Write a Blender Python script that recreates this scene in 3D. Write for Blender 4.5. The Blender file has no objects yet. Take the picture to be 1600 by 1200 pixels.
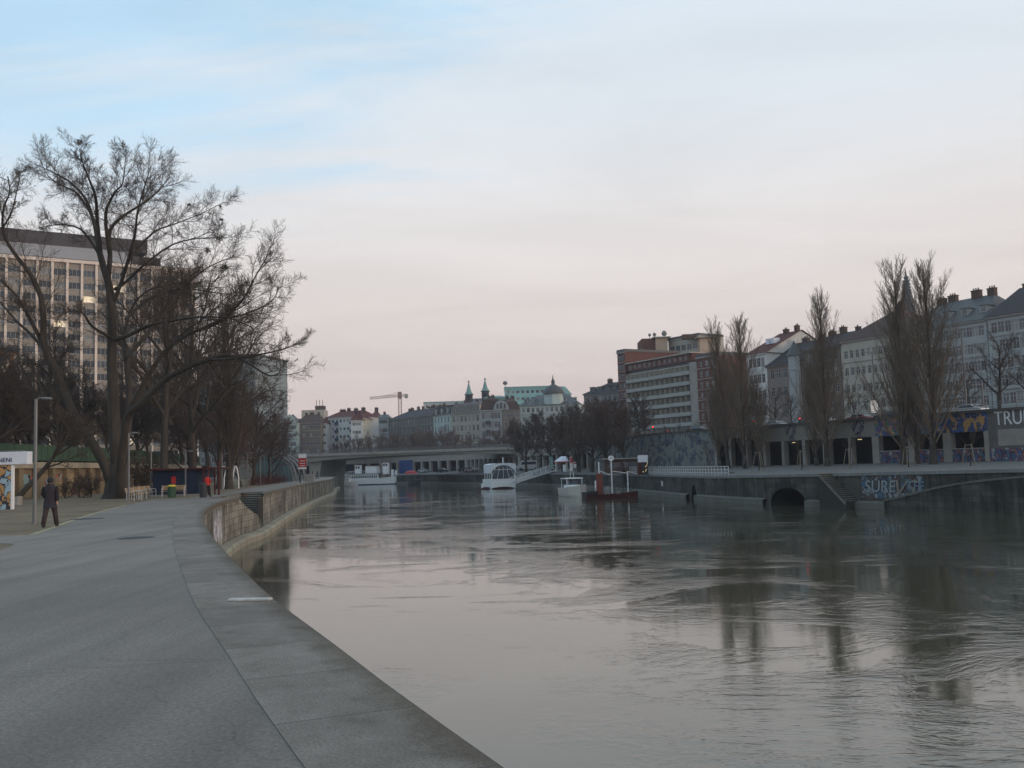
import bpy, math, random
from mathutils import Vector, Matrix, geometry, noise
R = math.radians
S = bpy.context.scene
C = S.collection
Z = Vector((0, 0, 1))
# ------------------------------------------------------------------ camera
F = 1500.0; EYE = 1.72
pitch = math.atan(127 / F); roll = R(1.7)
CAM = Vector((0, 0, EYE))
fwd = Vector((0, math.cos(pitch), math.sin(pitch)))
up0 = Vector((0, -math.sin(pitch), math.cos(pitch)))
r0 = Vector((1, 0, 0))
rt = r0 * math.cos(roll) - up0 * math.sin(roll)
upv = up0 * math.cos(roll) + r0 * math.sin(roll)
cd = bpy.data.cameras.new('camera'); cam = bpy.data.objects.new('camera', cd); C.objects.link(cam)
m = Matrix((rt, upv, -fwd)).transposed().to_4x4(); m.translation = CAM
cam.matrix_world = m
cd.lens = 36 * F / 1600; cd.sensor_width = 36; cd.clip_end = 6000; cd.clip_start = .1
S.camera = cam
def ray(px, py): return fwd + rt * ((px - 800) / F) + upv * ((600 - py) / F)
def at(px, py, D): d = ray(px, py); return CAM + d * (D / d.y)
def G(px, py, z=0.0): d = ray(px, py); return CAM + d * ((z - EYE) / d.z)
def zat(px, py, D): return at(px, py, D).z
def onl(px, py, a, s=.553): d = ray(px, py); return CAM + d * (a / (d.x + s * d.y))

# ------------------------------------------------------------------ mesh builder
class MB:
    def __init__(s): s.v = []; s.f = []; s.m = []; s.uv = {}
    def face(s, pts, m=0, uv=None):
        n = len(s.v); s.v += [tuple(p) for p in pts]
        if uv: s.uv[len(s.f)] = uv
        s.f.append(tuple(range(n, n + len(pts)))); s.m.append(m)
    def box(s, x0, y0, z0, x1, y1, z1, m=0):
        n = len(s.v)
        s.v += [(x0, y0, z0), (x1, y0, z0), (x1, y1, z0), (x0, y1, z0), (x0, y0, z1), (x1, y0, z1), (x1, y1, z1), (x0, y1, z1)]
        for q in ((0, 3, 2, 1), (4, 5, 6, 7), (0, 1, 5, 4), (1, 2, 6, 5), (2, 3, 7, 6), (3, 0, 4, 7)):
            s.f.append(tuple(n + i for i in q)); s.m.append(m)
    def tube(s, pts, rr, n=6, m=0, cap=True):
        pts = [Vector(p) for p in pts]
        if not hasattr(rr, '__len__'): rr = [rr] * len(pts)
        b = len(s.v); k = len(pts)
        d = (pts[-1] - pts[0])
        ref = Vector((0.31, 0.95, 0)) if abs(d.z) > .7 * d.length else Z
        for i in range(k):
            t = (pts[min(i + 1, k - 1)] - pts[max(i - 1, 0)])
            a = t.cross(ref)
            if a.length < 1e-6: a = t.cross(Vector((1, 0, 0)))
            a.normalize(); c = t.cross(a); c.normalize()
            for j in range(n):
                w = 2 * math.pi * j / n
                p = pts[i] + (a * math.cos(w) + c * math.sin(w)) * rr[i]
                s.v.append((p.x, p.y, p.z))
        for i in range(k - 1):
            for j in range(n):
                j2 = (j + 1) % n
                s.f.append((b + i * n + j, b + i * n + j2, b + (i + 1) * n + j2, b + (i + 1) * n + j)); s.m.append(m)
        if cap and n > 3:
            s.f.append(tuple(b + j for j in range(n))); s.m.append(m)
            s.f.append(tuple(b + (k - 1) * n + j for j in range(n))); s.m.append(m)
    def loft(s, rings, n=12, m=0):
        b = len(s.v)
        for (cx, cy, cz, rx, ry) in rings:
            for j in range(n):
                w = 2 * math.pi * j / n
                s.v.append((cx + rx * math.cos(w), cy + ry * math.sin(w), cz))
        for i in range(len(rings) - 1):
            for j in range(n):
                j2 = (j + 1) % n
                s.f.append((b + i * n + j, b + i * n + j2, b + (i + 1) * n + j2, b + (i + 1) * n + j)); s.m.append(m)
        s.f.append(tuple(b + j for j in range(n))); s.m.append(m)
        s.f.append(tuple(b + (len(rings) - 1) * n + j for j in range(n))); s.m.append(m)
    def prism(s, poly, z0, z1, m=0, sides=True):
        P = [Vector((p[0], p[1], 0)) for p in poly]
        tri = geometry.tessellate_polygon([P]); n = len(s.v); k = len(P)
        s.v += [(p.x, p.y, z1) for p in P]
        for t in tri: s.f.append(tuple(n + i for i in t)); s.m.append(m)
        if sides:
            s.v += [(p.x, p.y, z0) for p in P]
            for i in range(k):
                j = (i + 1) % k
                s.f.append((n + i, n + j, n + k + j, n + k + i)); s.m.append(m)
            for t in tri: s.f.append(tuple(n + k + i for i in t)); s.m.append(m)
    def build(s, name, mats, parent=None, smooth=False, bevel=0, loc=None):
        me = bpy.data.meshes.new(name); me.from_pydata(s.v, [], s.f)
        if not isinstance(mats, (list, tuple)): mats = [mats]
        for q in mats: me.materials.append(q)
        if len(mats) > 1: me.polygons.foreach_set('material_index', s.m)
        if smooth: me.polygons.foreach_set('use_smooth', [True] * len(s.f))
        if s.uv:
            L = me.uv_layers.new(name='UVMap').data
            for fi, uv in s.uv.items():
                p = me.polygons[fi]
                for q, l in enumerate(p.loop_indices): L[l].uv = uv[q]
        me.update()
        o = bpy.data.objects.new(name, me); C.objects.link(o)
        if parent: o.parent = parent
        if loc: o.location = loc
        if bevel:
            b = o.modifiers.new('b', 'BEVEL'); b.width = bevel; b.segments = 2; b.limit_method = 'ANGLE'
        return o
def tag(o, label=None, cat=None, group=None, kind=None):
    if label: o['label'] = label
    if cat: o['category'] = cat
    if group: o['group'] = group
    if kind: o['kind'] = kind
    return o
def thing(name, label, cat, loc=(0, 0, 0), rotz=0, group=None):
    o = bpy.data.objects.new(name, None); C.objects.link(o); o.empty_display_size = .3
    o.location = loc; o.rotation_euler = (0, 0, rotz)
    return tag(o, label, cat, group)
def struct(o): o['kind'] = 'structure'; return o
def dup(root, loc, rotz=0, label=None, group=None, sc=1):
    r = root.copy(); C.objects.link(r); r.location = loc; r.rotation_euler = (0, 0, rotz); r.scale = (sc, sc, sc)
    if label: r['label'] = label
    if group: r['group'] = group
    for ch in root.children:
        c = ch.copy(); C.objects.link(c); c.parent = r
        for g in ch.children:
            d = g.copy(); C.objects.link(d); d.parent = c
    return r
def text_mesh(txt, size, ext=.01, shear=0):
    c = bpy.data.curves.new('t', 'FONT'); c.body = txt; c.size = size; c.extrude = ext; c.shear = shear; c.align_x = 'LEFT'
    o = bpy.data.objects.new('t', c); C.objects.link(o)
    dg = bpy.context.evaluated_depsgraph_get(); me = bpy.data.meshes.new_from_object(o.evaluated_get(dg))
    C.objects.unlink(o); bpy.data.objects.remove(o); return me
def put_text(name, txt, size, mat, parent, loc, rot, ext=.01, shear=0, sx=1):
    me = text_mesh(txt, size, ext, shear); me.materials.clear(); me.materials.append(mat)
    o = bpy.data.objects.new(name, me); C.objects.link(o); o.parent = parent
    o.location = loc; o.rotation_euler = rot; o.scale = (sx, 1, 1); return o

# ------------------------------------------------------------------ materials
def nodes(name):
    m = bpy.data.materials.new(name); m.use_nodes = True; nt = m.node_tree
    return m, nt, nt.nodes['Principled BSDF']
def N(nt, t, **kw):
    n = nt.nodes.new(t)
    for k, v in kw.items():
        if k in n.inputs: n.inputs[k].default_value = v
        else: setattr(n, k, v)
    return n
def mat(name, col, rough=.85, var=.25, scale=.8, bump=0., bscale=20, metal=0., spec=.3, streak=False, uv=False):
    m, nt, b = nodes(name); L = nt.links
    b.inputs['Roughness'].default_value = rough; b.inputs['Metallic'].default_value = metal
    b.inputs['Specular IOR Level'].default_value = spec
    tc = N(nt, 'ShaderNodeTexCoord'); src = tc.outputs['UV' if uv else 'Object']
    if streak:
        mp = N(nt, 'ShaderNodeMapping'); mp.inputs['Scale'].default_value = (1, 1, .18); L.new(src, mp.inputs[0]); src2 = mp.outputs[0]
    else: src2 = src
    n1 = N(nt, 'ShaderNodeTexNoise', Scale=scale, Detail=6., Roughness=.65); L.new(src2, n1.inputs['Vector'])
    n2 = N(nt, 'ShaderNodeTexNoise', Scale=scale * 9, Detail=4.); L.new(src, n2.inputs['Vector'])
    ad = N(nt, 'ShaderNodeMath', operation='ADD'); L.new(n1.outputs[0], ad.inputs[0])
    ml = N(nt, 'ShaderNodeMath', operation='MULTIPLY'); L.new(n2.outputs[0], ml.inputs[0]); ml.inputs[1].default_value = .5
    L.new(ml.outputs[0], ad.inputs[1])
    mr = N(nt, 'ShaderNodeMapRange'); L.new(ad.outputs[0], mr.inputs[0])
    mr.inputs[1].default_value = .45; mr.inputs[2].default_value = 1.05; mr.inputs[3].default_value = 1 - var; mr.inputs[4].default_value = 1 + var
    mx = N(nt, 'ShaderNodeVectorMath', operation='SCALE'); mx.inputs[0].default_value = col; L.new(mr.outputs[0], mx.inputs['Scale'])
    L.new(mx.outputs[0], b.inputs['Base Color'])
    if bump:
        n3 = N(nt, 'ShaderNodeTexNoise', Scale=float(bscale), Detail=5.); L.new(src, n3.inputs['Vector'])
        bp = N(nt, 'ShaderNodeBump', Strength=bump, Distance=.05); L.new(n3.outputs[0], bp.inputs['Height']); L.new(bp.outputs[0], b.inputs['Normal'])
    return m
def emis(name, col, st):
    m, nt, b = nodes(name); b.inputs['Base Color'].default_value = (*col, 1); b.inputs['Emission Color'].default_value = (*col, 1)
    b.inputs['Emission Strength'].default_value = st; return m
def ramp(nt, src, stops, interp='LINEAR'):
    r = N(nt, 'ShaderNodeValToRGB'); cr = r.color_ramp; cr.interpolation = interp
    while len(cr.elements) < len(stops): cr.elements.new(.5)
    for e, (p, c) in zip(cr.elements, stops): e.position = p; e.color = (*c, 1) if len(c) == 3 else c
    nt.links.new(src, r.inputs[0]); return r
def masonry(name, col, col2, mortar, bw=1.1, bh=.45, dirt=(.03, .03, .025), bump=.5):
    m, nt, b = nodes(name); L = nt.links; b.inputs['Roughness'].default_value = .92; b.inputs['Specular IOR Level'].default_value = .2
    tc = N(nt, 'ShaderNodeTexCoord')
    br = N(nt, 'ShaderNodeTexBrick'); L.new(tc.outputs['UV'], br.inputs['Vector'])
    br.inputs['Color1'].default_value = (*col, 1); br.inputs['Color2'].default_value = (*col2, 1); br.inputs['Mortar'].default_value = (*mortar, 1)
    br.inputs['Scale'].default_value = 1; br.inputs['Mortar Size'].default_value = .014; br.inputs['Brick Width'].default_value = bw; br.inputs['Row Height'].default_value = bh
    br.inputs['Bias'].default_value = -.1
    mp = N(nt, 'ShaderNodeMapping'); mp.inputs['Scale'].default_value = (1.6, .14, 1); L.new(tc.outputs['UV'], mp.inputs[0])
    n1 = N(nt, 'ShaderNodeTexNoise', Scale=1.3, Detail=8., Roughness=.7); L.new(mp.outputs[0], n1.inputs['Vector'])
    n2 = N(nt, 'ShaderNodeTexNoise', Scale=.35, Detail=5.); L.new(tc.outputs['UV'], n2.inputs['Vector'])
    ad = N(nt, 'ShaderNodeMath', operation='ADD'); L.new(n1.outputs[0], ad.inputs[0]); L.new(n2.outputs[0], ad.inputs[1])
    rp = ramp(nt, ad.outputs[0], [(0, (0, 0, 0)), (.42, (0, 0, 0)), (.62, (.85, .85, .85)), (1, (1, 1, 1))]) 
    mr = N(nt, 'ShaderNodeMapRange'); L.new(ad.outputs[0], mr.inputs[0]); mr.inputs[1].default_value = .88; mr.inputs[2].default_value = 1.14; mr.inputs[3].default_value = 0; mr.inputs[4].default_value = .88
    mx = N(nt, 'ShaderNodeMix', data_type='RGBA'); L.new(mr.outputs[0], mx.inputs[0]); L.new(br.outputs[0], mx.inputs[6]); mx.inputs[7].default_value = (*dirt, 1)
    L.new(mx.outputs[2], b.inputs['Base Color'])
    n3 = N(nt, 'ShaderNodeTexNoise', Scale=14., Detail=6.); L.new(tc.outputs['UV'], n3.inputs['Vector'])
    sb = N(nt, 'ShaderNodeMath', operation='SUBTRACT'); L.new(n3.outputs[0], sb.inputs[0]); L.new(br.outputs['Fac'], sb.inputs[1])
    bp = N(nt, 'ShaderNodeBump', Strength=bump, Distance=.04); L.new(sb.outputs[0], bp.inputs['Height']); L.new(bp.outputs[0], b.inputs['Normal'])
    return m
def graffiti(name, base, cols, scale=1.2, cover=.5, seed=0.):
    m, nt, b = nodes(name); L = nt.links; b.inputs['Roughness'].default_value = .8
    tc = N(nt, 'ShaderNodeTexCoord'); mp = N(nt, 'ShaderNodeMapping'); mp.inputs['Location'].default_value = (seed, seed * .7, 0); mp.inputs['Scale'].default_value = (scale * .8, scale * .62, 1)
    L.new(tc.outputs['UV'], mp.inputs[0])
    nz = N(nt, 'ShaderNodeTexNoise', Scale=1.5, Detail=2.); L.new(mp.outputs[0], nz.inputs['Vector'])
    av = N(nt, 'ShaderNodeVectorMath', operation='MULTIPLY_ADD'); L.new(nz.outputs['Color'], av.inputs[0]); av.inputs[1].default_value = (1.1, 1.1, 0); L.new(mp.outputs[0], av.inputs[2])
    vo = N(nt, 'ShaderNodeTexVoronoi', Scale=1.6); L.new(av.outputs[0], vo.inputs['Vector'])
    ve = N(nt, 'ShaderNodeTexVoronoi', Scale=1.6, feature='DISTANCE_TO_EDGE'); L.new(av.outputs[0], ve.inputs['Vector'])
    sp = N(nt, 'ShaderNodeSeparateColor'); L.new(vo.outputs['Color'], sp.inputs[0])
    n = len(cols); rp = ramp(nt, sp.outputs[0], [(i / n, c) for i, c in enumerate(cols)], 'CONSTANT')
    le = N(nt, 'ShaderNodeMath', operation='LESS_THAN'); L.new(ve.outputs[0], le.inputs[0]); le.inputs[1].default_value = .055
    m1 = N(nt, 'ShaderNodeMix', data_type='RGBA'); L.new(le.outputs[0], m1.inputs[0]); L.new(rp.outputs[0], m1.inputs[6]); m1.inputs[7].default_value = (.03, .03, .05, 1)
    n4 = N(nt, 'ShaderNodeTexNoise', Scale=.7, Detail=3.); L.new(mp.outputs[0], n4.inputs['Vector'])
    g = N(nt, 'ShaderNodeMath', operation='GREATER_THAN'); L.new(n4.outputs[0], g.inputs[0]); g.inputs[1].default_value = cover
    m2 = N(nt, 'ShaderNodeMix', data_type='RGBA'); L.new(g.outputs[0], m2.inputs[0]); L.new(m1.outputs[2], m2.inputs[6]); m2.inputs[7].default_value = (*base, 1)
    n5 = N(nt, 'ShaderNodeTexNoise', Scale=4., Detail=5.); L.new(tc.outputs['UV'], n5.inputs['Vector'])
    mr = N(nt, 'ShaderNodeMapRange'); L.new(n5.outputs[0], mr.inputs[0]); mr.inputs[3].default_value = .7; mr.inputs[4].default_value = 1.2
    sc = N(nt, 'ShaderNodeVectorMath', operation='SCALE'); L.new(m2.outputs[2], sc.inputs[0]); L.new(mr.outputs[0], sc.inputs['Scale'])
    L.new(sc.outputs[0], b.inputs['Base Color']); return m
def glassy(name, col, rough=.08, var=.5, sc=.12):
    m = mat(name, col, rough, var, sc, spec=.6); return m

MT = dict(
 asphalt=None,
 sand=mat('sandy_grass', (.165, .125, .08), .95, .45, .35, .5, 9),
 concrete=mat('concrete', (.27, .26, .24), .9, .25, .5, .3, 14),
 coping=mat('coping_stone', (.235, .23, .22), .88, .42, .9, .6, 22),
 bark=mat('bark', (.05, .042, .034), .95, .5, 2., .9, 9, streak=True),
 twig=mat('twigs', (.066, .051, .039), .95, .3, 1.),
 twig2=mat('twigs_poplar', (.145, .11, .08), .95, .3, 1.),
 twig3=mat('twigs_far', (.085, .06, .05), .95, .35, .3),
 steel=mat('galvanised_steel', (.16, .165, .17), .5, .15, 2., metal=.4),
 white=mat('white_paint', (.72, .74, .76), .5, .1, 1.5),
 whitesoft=mat('white_canvas', (.6, .63, .7), .85, .15, .8),
 black=mat('black_rubber', (.02, .02, .022), .7, .2, 3),
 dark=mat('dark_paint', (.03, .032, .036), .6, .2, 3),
 red=mat('red_paint', (.42, .03, .03), .5, .15, 2),
 darkred=mat('dark_red_paint', (.06, .014, .013), .7, .3, 1),
 blue=mat('blue_paint', (.03, .05, .13), .6, .2, 1),
 navy=mat('navy_boards', (.014, .022, .05), .7, .25, 1),
 yellow=mat('yellow_paint', (.6, .45, .04), .6, .15, 1),
 green=mat('green_fence_paint', (.035, .075, .045), .7, .2, 1),
 wood=mat('bench_wood', (.28, .2, .12), .8, .3, 3),
 roofred=mat('red_roof_tiles', (.10, .035, .028), .9, .3, 1.2, .4, 6),
 roofdark=mat('dark_roof_tiles', (.042, .038, .042), .85, .3, 1., .4, 6),
 roofbrown=mat('brown_roof_tiles', (.07, .045, .038), .9, .3, 1., .4, 6),
 roofgrey=mat('grey_metal_roof', (.07, .073, .076), .55, .2, .5),
 copper=mat('patinated_copper', (.16, .28, .27), .7, .25, .5),
 brick=mat('red_brick_render', (.115, .048, .035), .9, .2, .5),
 brickb=mat('brown_brick', (.085, .055, .045), .9, .3, 1.),
 cream=mat('cream_plaster', (.37, .35, .30), .9, .14, .25, streak=True),
 white_wall=mat('white_plaster', (.55, .56, .55), .9, .12, .25, streak=True),
 pink_wall=mat('greyish_pink_plaster', (.2, .165, .15), .9, .15, .3, streak=True),
 blue_wall=mat('pale_blue_plaster', (.30, .32, .325), .9, .15, .25, streak=True),
 grey_wall=mat('grey_plaster', (.2, .19, .18), .9, .2, .3, streak=True),
 brown_wall=mat('brown_grey_plaster', (.15, .125, .105), .9, .2, .3, streak=True),
 beige=mat('beige_plaster', (.46, .35, .26), .9, .12, .3, streak=True),
 greenish=mat('pale_green_plaster', (.36, .43, .42), .9, .15, .3, streak=True),
 sunlit_white=mat('sunlit_white_plaster', (.6, .56, .44), .9, .12, .3, streak=True),  # white plaster with the low sun's yellow put into the colour
 stone=mat('dark_spire_stone', (.05, .047, .045), .9, .3, .3),
 facade=mat('tower_cladding', (.70, .59, .50), .8, .12, .2),
 spandrel=mat('spandrel_panels', (.27, .235, .195), .6, .2, .2),
 panelwall=mat('ochre_wall_panels', (.21, .165, .105), .9, .35, .5, .3, 8, streak=True),
 frame=mat('window_frame_paint', (.40, .41, .41), .6, .1, 2),
 framed=mat('dark_window_frame', (.08, .08, .085), .6, .1, 2),
 hedge=mat('hedge_leaves', (.028, .035, .018), .9, .5, 2.5),
 redhedge=mat('russet_hedge_leaves', (.07, .022, .018), .9, .5, 2.5),
 skin=mat('skin', (.42, .27, .2), .6, .1, 8),
 coat=mat('dark_wool', (.032, .028, .034), .95, .25, 6),
 trousers=mat('brown_trousers', (.05, .04, .042), .95, .25, 6),
 hair=mat('black_hair', (.012, .011, .012), .6, .2, 20),
 redjacket=mat('red_nylon', (.5, .025, .02), .6, .15, 4),
 silver=mat('silver_car_paint', (.35, .37, .4), .3, .05, 1, metal=.5),
 carwhite=mat('white_car_paint', (.6, .62, .64), .3, .05, 1),
 cardark=mat('dark_car_paint', (.02, .022, .03), .3, .1, 1),
 carred=mat('red_car_paint', (.2, .02, .02), .3, .1, 1),
 street=mat('street_asphalt', (.06, .06, .062), .9, .2, .3),
 grass=mat('winter_grass', (.07, .075, .035), .95, .4, .4, .4, 8),
)
GL = [glassy('glass_dark', (.025, .032, .042)), glassy('glass_mid', (.07, .085, .1), .15), glassy('glass_curtain', (.22, .22, .21), .3)]
LITW = emis('lit_window', (1, .85, .6), .32)
REDL = emis('red_light', (1, .03, .02), 5); GREENL = emis('green_light', (.05, 1, .4), 2.5); LAMPW = emis('white_lamp_glow', (.9, .95, 1), 1.6); WARML = emis('warm_lamp_glow', (1, .75, .4), .9)

def asphalt_mat():
    m, nt, b = nodes('asphalt'); L = nt.links; b.inputs['Roughness'].default_value = .78; b.inputs['Specular IOR Level'].default_value = .35
    tc = N(nt, 'ShaderNodeTexCoord')
    a = N(nt, 'ShaderNodeTexNoise', Scale=.12, Detail=7., Roughness=.6); L.new(tc.outputs['Object'], a.inputs['Vector'])
    c = N(nt, 'ShaderNodeTexNoise', Scale=30., Detail=5., Roughness=.7); L.new(tc.outputs['Object'], c.inputs['Vector'])
    mp = N(nt, 'ShaderNodeMapping'); mp.inputs['Rotation'].default_value = (0, 0, R(-14)); mp.inputs['Scale'].default_value = (1.4, .07, 1); L.new(tc.outputs['Object'], mp.inputs[0])
    d = N(nt, 'ShaderNodeTexNoise', Scale=1., Detail=6.); L.new(mp.outputs[0], d.inputs['Vector'])
    r1 = ramp(nt, a.outputs[0], [(.3, (.144, .124, .109)), (.5, (.182, .159, .140)), (.68, (.222, .196, .173))])
    r2 = ramp(nt, c.outputs[0], [(.32, (.66, .66, .66)), (.5, (1, 1, 1)), (.68, (1.34, 1.34, 1.34))])
    r3 = ramp(nt, d.outputs[0], [(.3, (.8, .8, .8)), (.6, (1.08, 1.08, 1.08))])
    m1 = N(nt, 'ShaderNodeVectorMath', operation='MULTIPLY'); L.new(r1.outputs[0], m1.inputs[0]); L.new(r2.outputs[0], m1.inputs[1])
    m2 = N(nt, 'ShaderNodeVectorMath', operation='MULTIPLY'); L.new(m1.outputs[0], m2.inputs[0]); L.new(r3.outputs[0], m2.inputs[1])
    # hairline cracks
    w = N(nt, 'ShaderNodeTexNoise', Scale=.8, Detail=4.); L.new(tc.outputs['Object'], w.inputs['Vector'])
    av = N(nt, 'ShaderNodeVectorMath', operation='MULTIPLY_ADD'); L.new(w.outputs['Color'], av.inputs[0]); av.inputs[1].default_value = (1.6, 1.6, 0); L.new(tc.outputs['Object'], av.inputs[2])
    v = N(nt, 'ShaderNodeTexVoronoi', Scale=.16, feature='DISTANCE_TO_EDGE'); L.new(av.outputs[0], v.inputs['Vector'])
    r4 = ramp(nt, v.outputs[0], [(0, (.84, .84, .84)), (.004, (1, 1, 1))])
    m3 = N(nt, 'ShaderNodeVectorMath', operation='MULTIPLY'); L.new(m2.outputs[0], m3.inputs[0]); L.new(r4.outputs[0], m3.inputs[1])
    bk = N(nt, 'ShaderNodeTexBrick'); av2 = N(nt, 'ShaderNodeVectorMath', operation='MULTIPLY_ADD'); L.new(w.outputs['Color'], av2.inputs[0]); av2.inputs[1].default_value = (.12, .12, 0); L.new(tc.outputs['Object'], av2.inputs[2]); L.new(av2.outputs[0], bk.inputs['Vector'])
    for k, v in (('Color1', (.93, .93, .93, 1)), ('Color2', (1.05, 1.04, 1.03, 1)), ('Mortar', (.86, .86, .86, 1)), ('Scale', 1.), ('Mortar Size', .012), ('Brick Width', 3.7), ('Row Height', 4.3)): bk.inputs[k].default_value = v
    m4 = N(nt, 'ShaderNodeVectorMath', operation='MULTIPLY'); L.new(m3.outputs[0], m4.inputs[0]); L.new(bk.outputs[0], m4.inputs[1])
    sk = N(nt, 'ShaderNodeTexVoronoi', Scale=1.3); L.new(av.outputs[0], sk.inputs['Vector']); r6 = ramp(nt, sk.outputs['Distance'], [(0, (.45, .43, .4)), (.022, (.55, .53, .5)), (.035, (1, 1, 1))])
    m5 = N(nt, 'ShaderNodeVectorMath', operation='MULTIPLY'); L.new(m4.outputs[0], m5.inputs[0]); L.new(r6.outputs[0], m5.inputs[1])
    L.new(m5.outputs[0], b.inputs['Base Color'])
    bp = N(nt, 'ShaderNodeBump', Strength=.35, Distance=.012); L.new(c.outputs[0], bp.inputs['Height']); L.new(bp.outputs[0], b.inputs['Normal'])
    return m
MT['asphalt'] = asphalt_mat()
ashlar = masonry('quay_ashlar', (.265, .25, .21), (.185, .175, .15), (.08, .075, .065), dirt=(.045, .042, .035))
ashlard = masonry('quay_ashlar_dark', (.095, .093, .085), (.062, .062, .056), (.04, .04, .036), 1.3, .5, dirt=(.022, .026, .022))

def water_mat():
    m, nt, b = nodes('canal_water'); L = nt.links
    b.inputs['Base Color'].default_value = (.058, .057, .038, 1); b.inputs['Roughness'].default_value = .045; b.inputs['IOR'].default_value = 1.72
    tc = N(nt, 'ShaderNodeTexCoord')
    mp = N(nt, 'ShaderNodeMapping'); mp.inputs['Rotation'].default_value = (0, 0, R(8)); mp.inputs['Scale'].default_value = (.75, 1.5, 1); L.new(tc.outputs['Object'], mp.inputs[0])
    a = N(nt, 'ShaderNodeTexNoise', Scale=1.7, Detail=7., Roughness=.55, Distortion=.6); L.new(mp.outputs[0], a.inputs['Vector'])
    a2 = N(nt, 'ShaderNodeTexNoise', Scale=.22, Detail=3.); L.new(mp.outputs[0], a2.inputs['Vector'])
    # calm and ruffled patches
    mp2 = N(nt, 'ShaderNodeMapping'); mp2.inputs['Scale'].default_value = (.10, .12, 1); mp2.inputs['Rotation'].default_value = (0, 0, R(12)); L.new(tc.outputs['Object'], mp2.inputs[0])
    pz = N(nt, 'ShaderNodeTexNoise', Scale=1., Detail=7., Roughness=.7, Distortion=1.); L.new(mp2.outputs[0], pz.inputs['Vector'])
    mr = N(nt, 'ShaderNodeMapRange'); L.new(pz.outputs[0], mr.inputs[0]); mr.inputs[1].default_value = .5; mr.inputs[2].default_value = .68; mr.inputs[3].default_value = .1; mr.inputs[4].default_value = 1.1
    h = N(nt, 'ShaderNodeMath', operation='MULTIPLY'); L.new(a.outputs[0], h.inputs[0]); L.new(mr.outputs[0], h.inputs[1])
    h2 = N(nt, 'ShaderNodeMath', operation='MULTIPLY_ADD'); L.new(a2.outputs[0], h2.inputs[0]); h2.inputs[1].default_value = .2; L.new(h.outputs[0], h2.inputs[2])
    a3 = N(nt, 'ShaderNodeTexNoise', Scale=7., Detail=3., Roughness=.5); L.new(mp.outputs[0], a3.inputs['Vector'])
    h3 = N(nt, 'ShaderNodeMath', operation='MULTIPLY_ADD'); L.new(a3.outputs[0], h3.inputs[0]); h3.inputs[1].default_value = .03; L.new(h2.outputs[0], h3.inputs[2])
    bp = N(nt, 'ShaderNodeBump', Strength=1., Distance=.027); L.new(h3.outputs[0], bp.inputs['Height']); L.new(bp.outputs[0], b.inputs['Normal'])
    return m
WATER = water_mat()

# ------------------------------------------------------------------ curves
def catmull(P, step):
    P = [Vector(p[:2]).to_3d() if len(p) == 2 else Vector((p[0], p[1], 0)) for p in P]
    out = []
    for i in range(len(P) - 1):
        a, b, c, d = P[max(i - 1, 0)], P[i], P[i + 1], P[min(i + 2, len(P) - 1)]
        n = max(1, int((c - b).length / step))
        for j in range(n):
            t = j / n
            out.append(.5 * ((2 * b) + (c - a) * t + (2 * a - 5 * b + 4 * c - d) * t * t + (3 * b - a - 3 * c + d) * t ** 3))
    out.append(P[-1]); return out
def offs(P, d):        # offset to the left of travel
    out = []
    for i in range(len(P)):
        t = (P[min(i + 1, len(P) - 1)] - P[max(i - 1, 0)]).normalized()
        out.append(P[i] + Vector((-t.y, t.x, 0)) * (d[i] if hasattr(d, '__len__') else d))
    return out
def ribbon(mb, P, zb, zt, m=0, k=1, s0=0.):
    s = s0
    for i in range(len(P) - 1):
        ds = (P[i + 1] - P[i]).length
        b0 = zb[i] if hasattr(zb, '__len__') else zb; b1 = zb[i + 1] if hasattr(zb, '__len__') else zb
        t0 = zt[i] if hasattr(zt, '__len__') else zt; t1 = zt[i + 1] if hasattr(zt, '__len__') else zt
        a = P[i]; c = P[i + 1]
        mb.face([(a.x, a.y, b0), (c.x, c.y, b1), (c.x, c.y, t1), (a.x, a.y, t0)], m, [(s, b0), (s + ds, b1), (s + ds, t1), (s, t0)])
        s += ds
def strip(mb, A, B, za, zb, m=0):
    s = 0
    for i in range(len(A) - 1):
        ds = (A[i + 1] - A[i]).length
        z0 = za[i] if hasattr(za, '__len__') else za; z1 = za[i + 1] if hasattr(za, '__len__') else za
        w0 = zb[i] if hasattr(zb, '__len__') else zb; w1 = zb[i + 1] if hasattr(zb, '__len__') else zb
        wd = (A[i] - B[i]).length
        mb.face([(A[i].x, A[i].y, z0), (A[i + 1].x, A[i + 1].y, z1), (B[i + 1].x, B[i + 1].y, w1), (B[i].x, B[i].y, w0)], m, [(s, 0), (s + ds, 0), (s + ds, wd), (s, wd)])
        s += ds
WZ = -3.3
# ------------------------------------------------------------------ ground, water, embankments
rimpx = [(780, 1200), (700, 1143), (600, 1070), (520, 1008), (430, 940), (385, 898), (350, 862), (330, 838), (318, 818), (316.5, 804), (323, 794), (342, 784.5), (372, 777.5), (402, 773), (440, 763.5), (470, 757), (500, 751.5), (518, 748.5)]
rimc = [Vector((15, -30, 0)), Vector((6.5, -10, 0))] + [G(x, y) for x, y in rimpx] + [Vector((-46, 245, 0)), Vector((-51, 272, 0)), Vector((-66, 288, 0)), Vector((-110, 300, 0)), Vector((-320, 312, 0))]
RIM = catmull(rimc, .8)
def idx(P, y): return min(range(len(P)), key=lambda i: abs(P[i].y - y) + (1000 if P[i].x < -60 else 0))
YA, YB, YC = 69., 80.5, 86.5
iA, iB, iC = idx(RIM, YA), idx(RIM, YB), idx(RIM, YC)
CW = 1.0
wall = MB()
ribbon(wall, RIM[:iA + 1], -4, -.25)
zs = [-.02 - 2.7 * (i / (iB - iA)) for i in range(iB - iA + 1)]
ribbon(wall, RIM[iA:iB + 1], -4, zs, s0=80)
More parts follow.
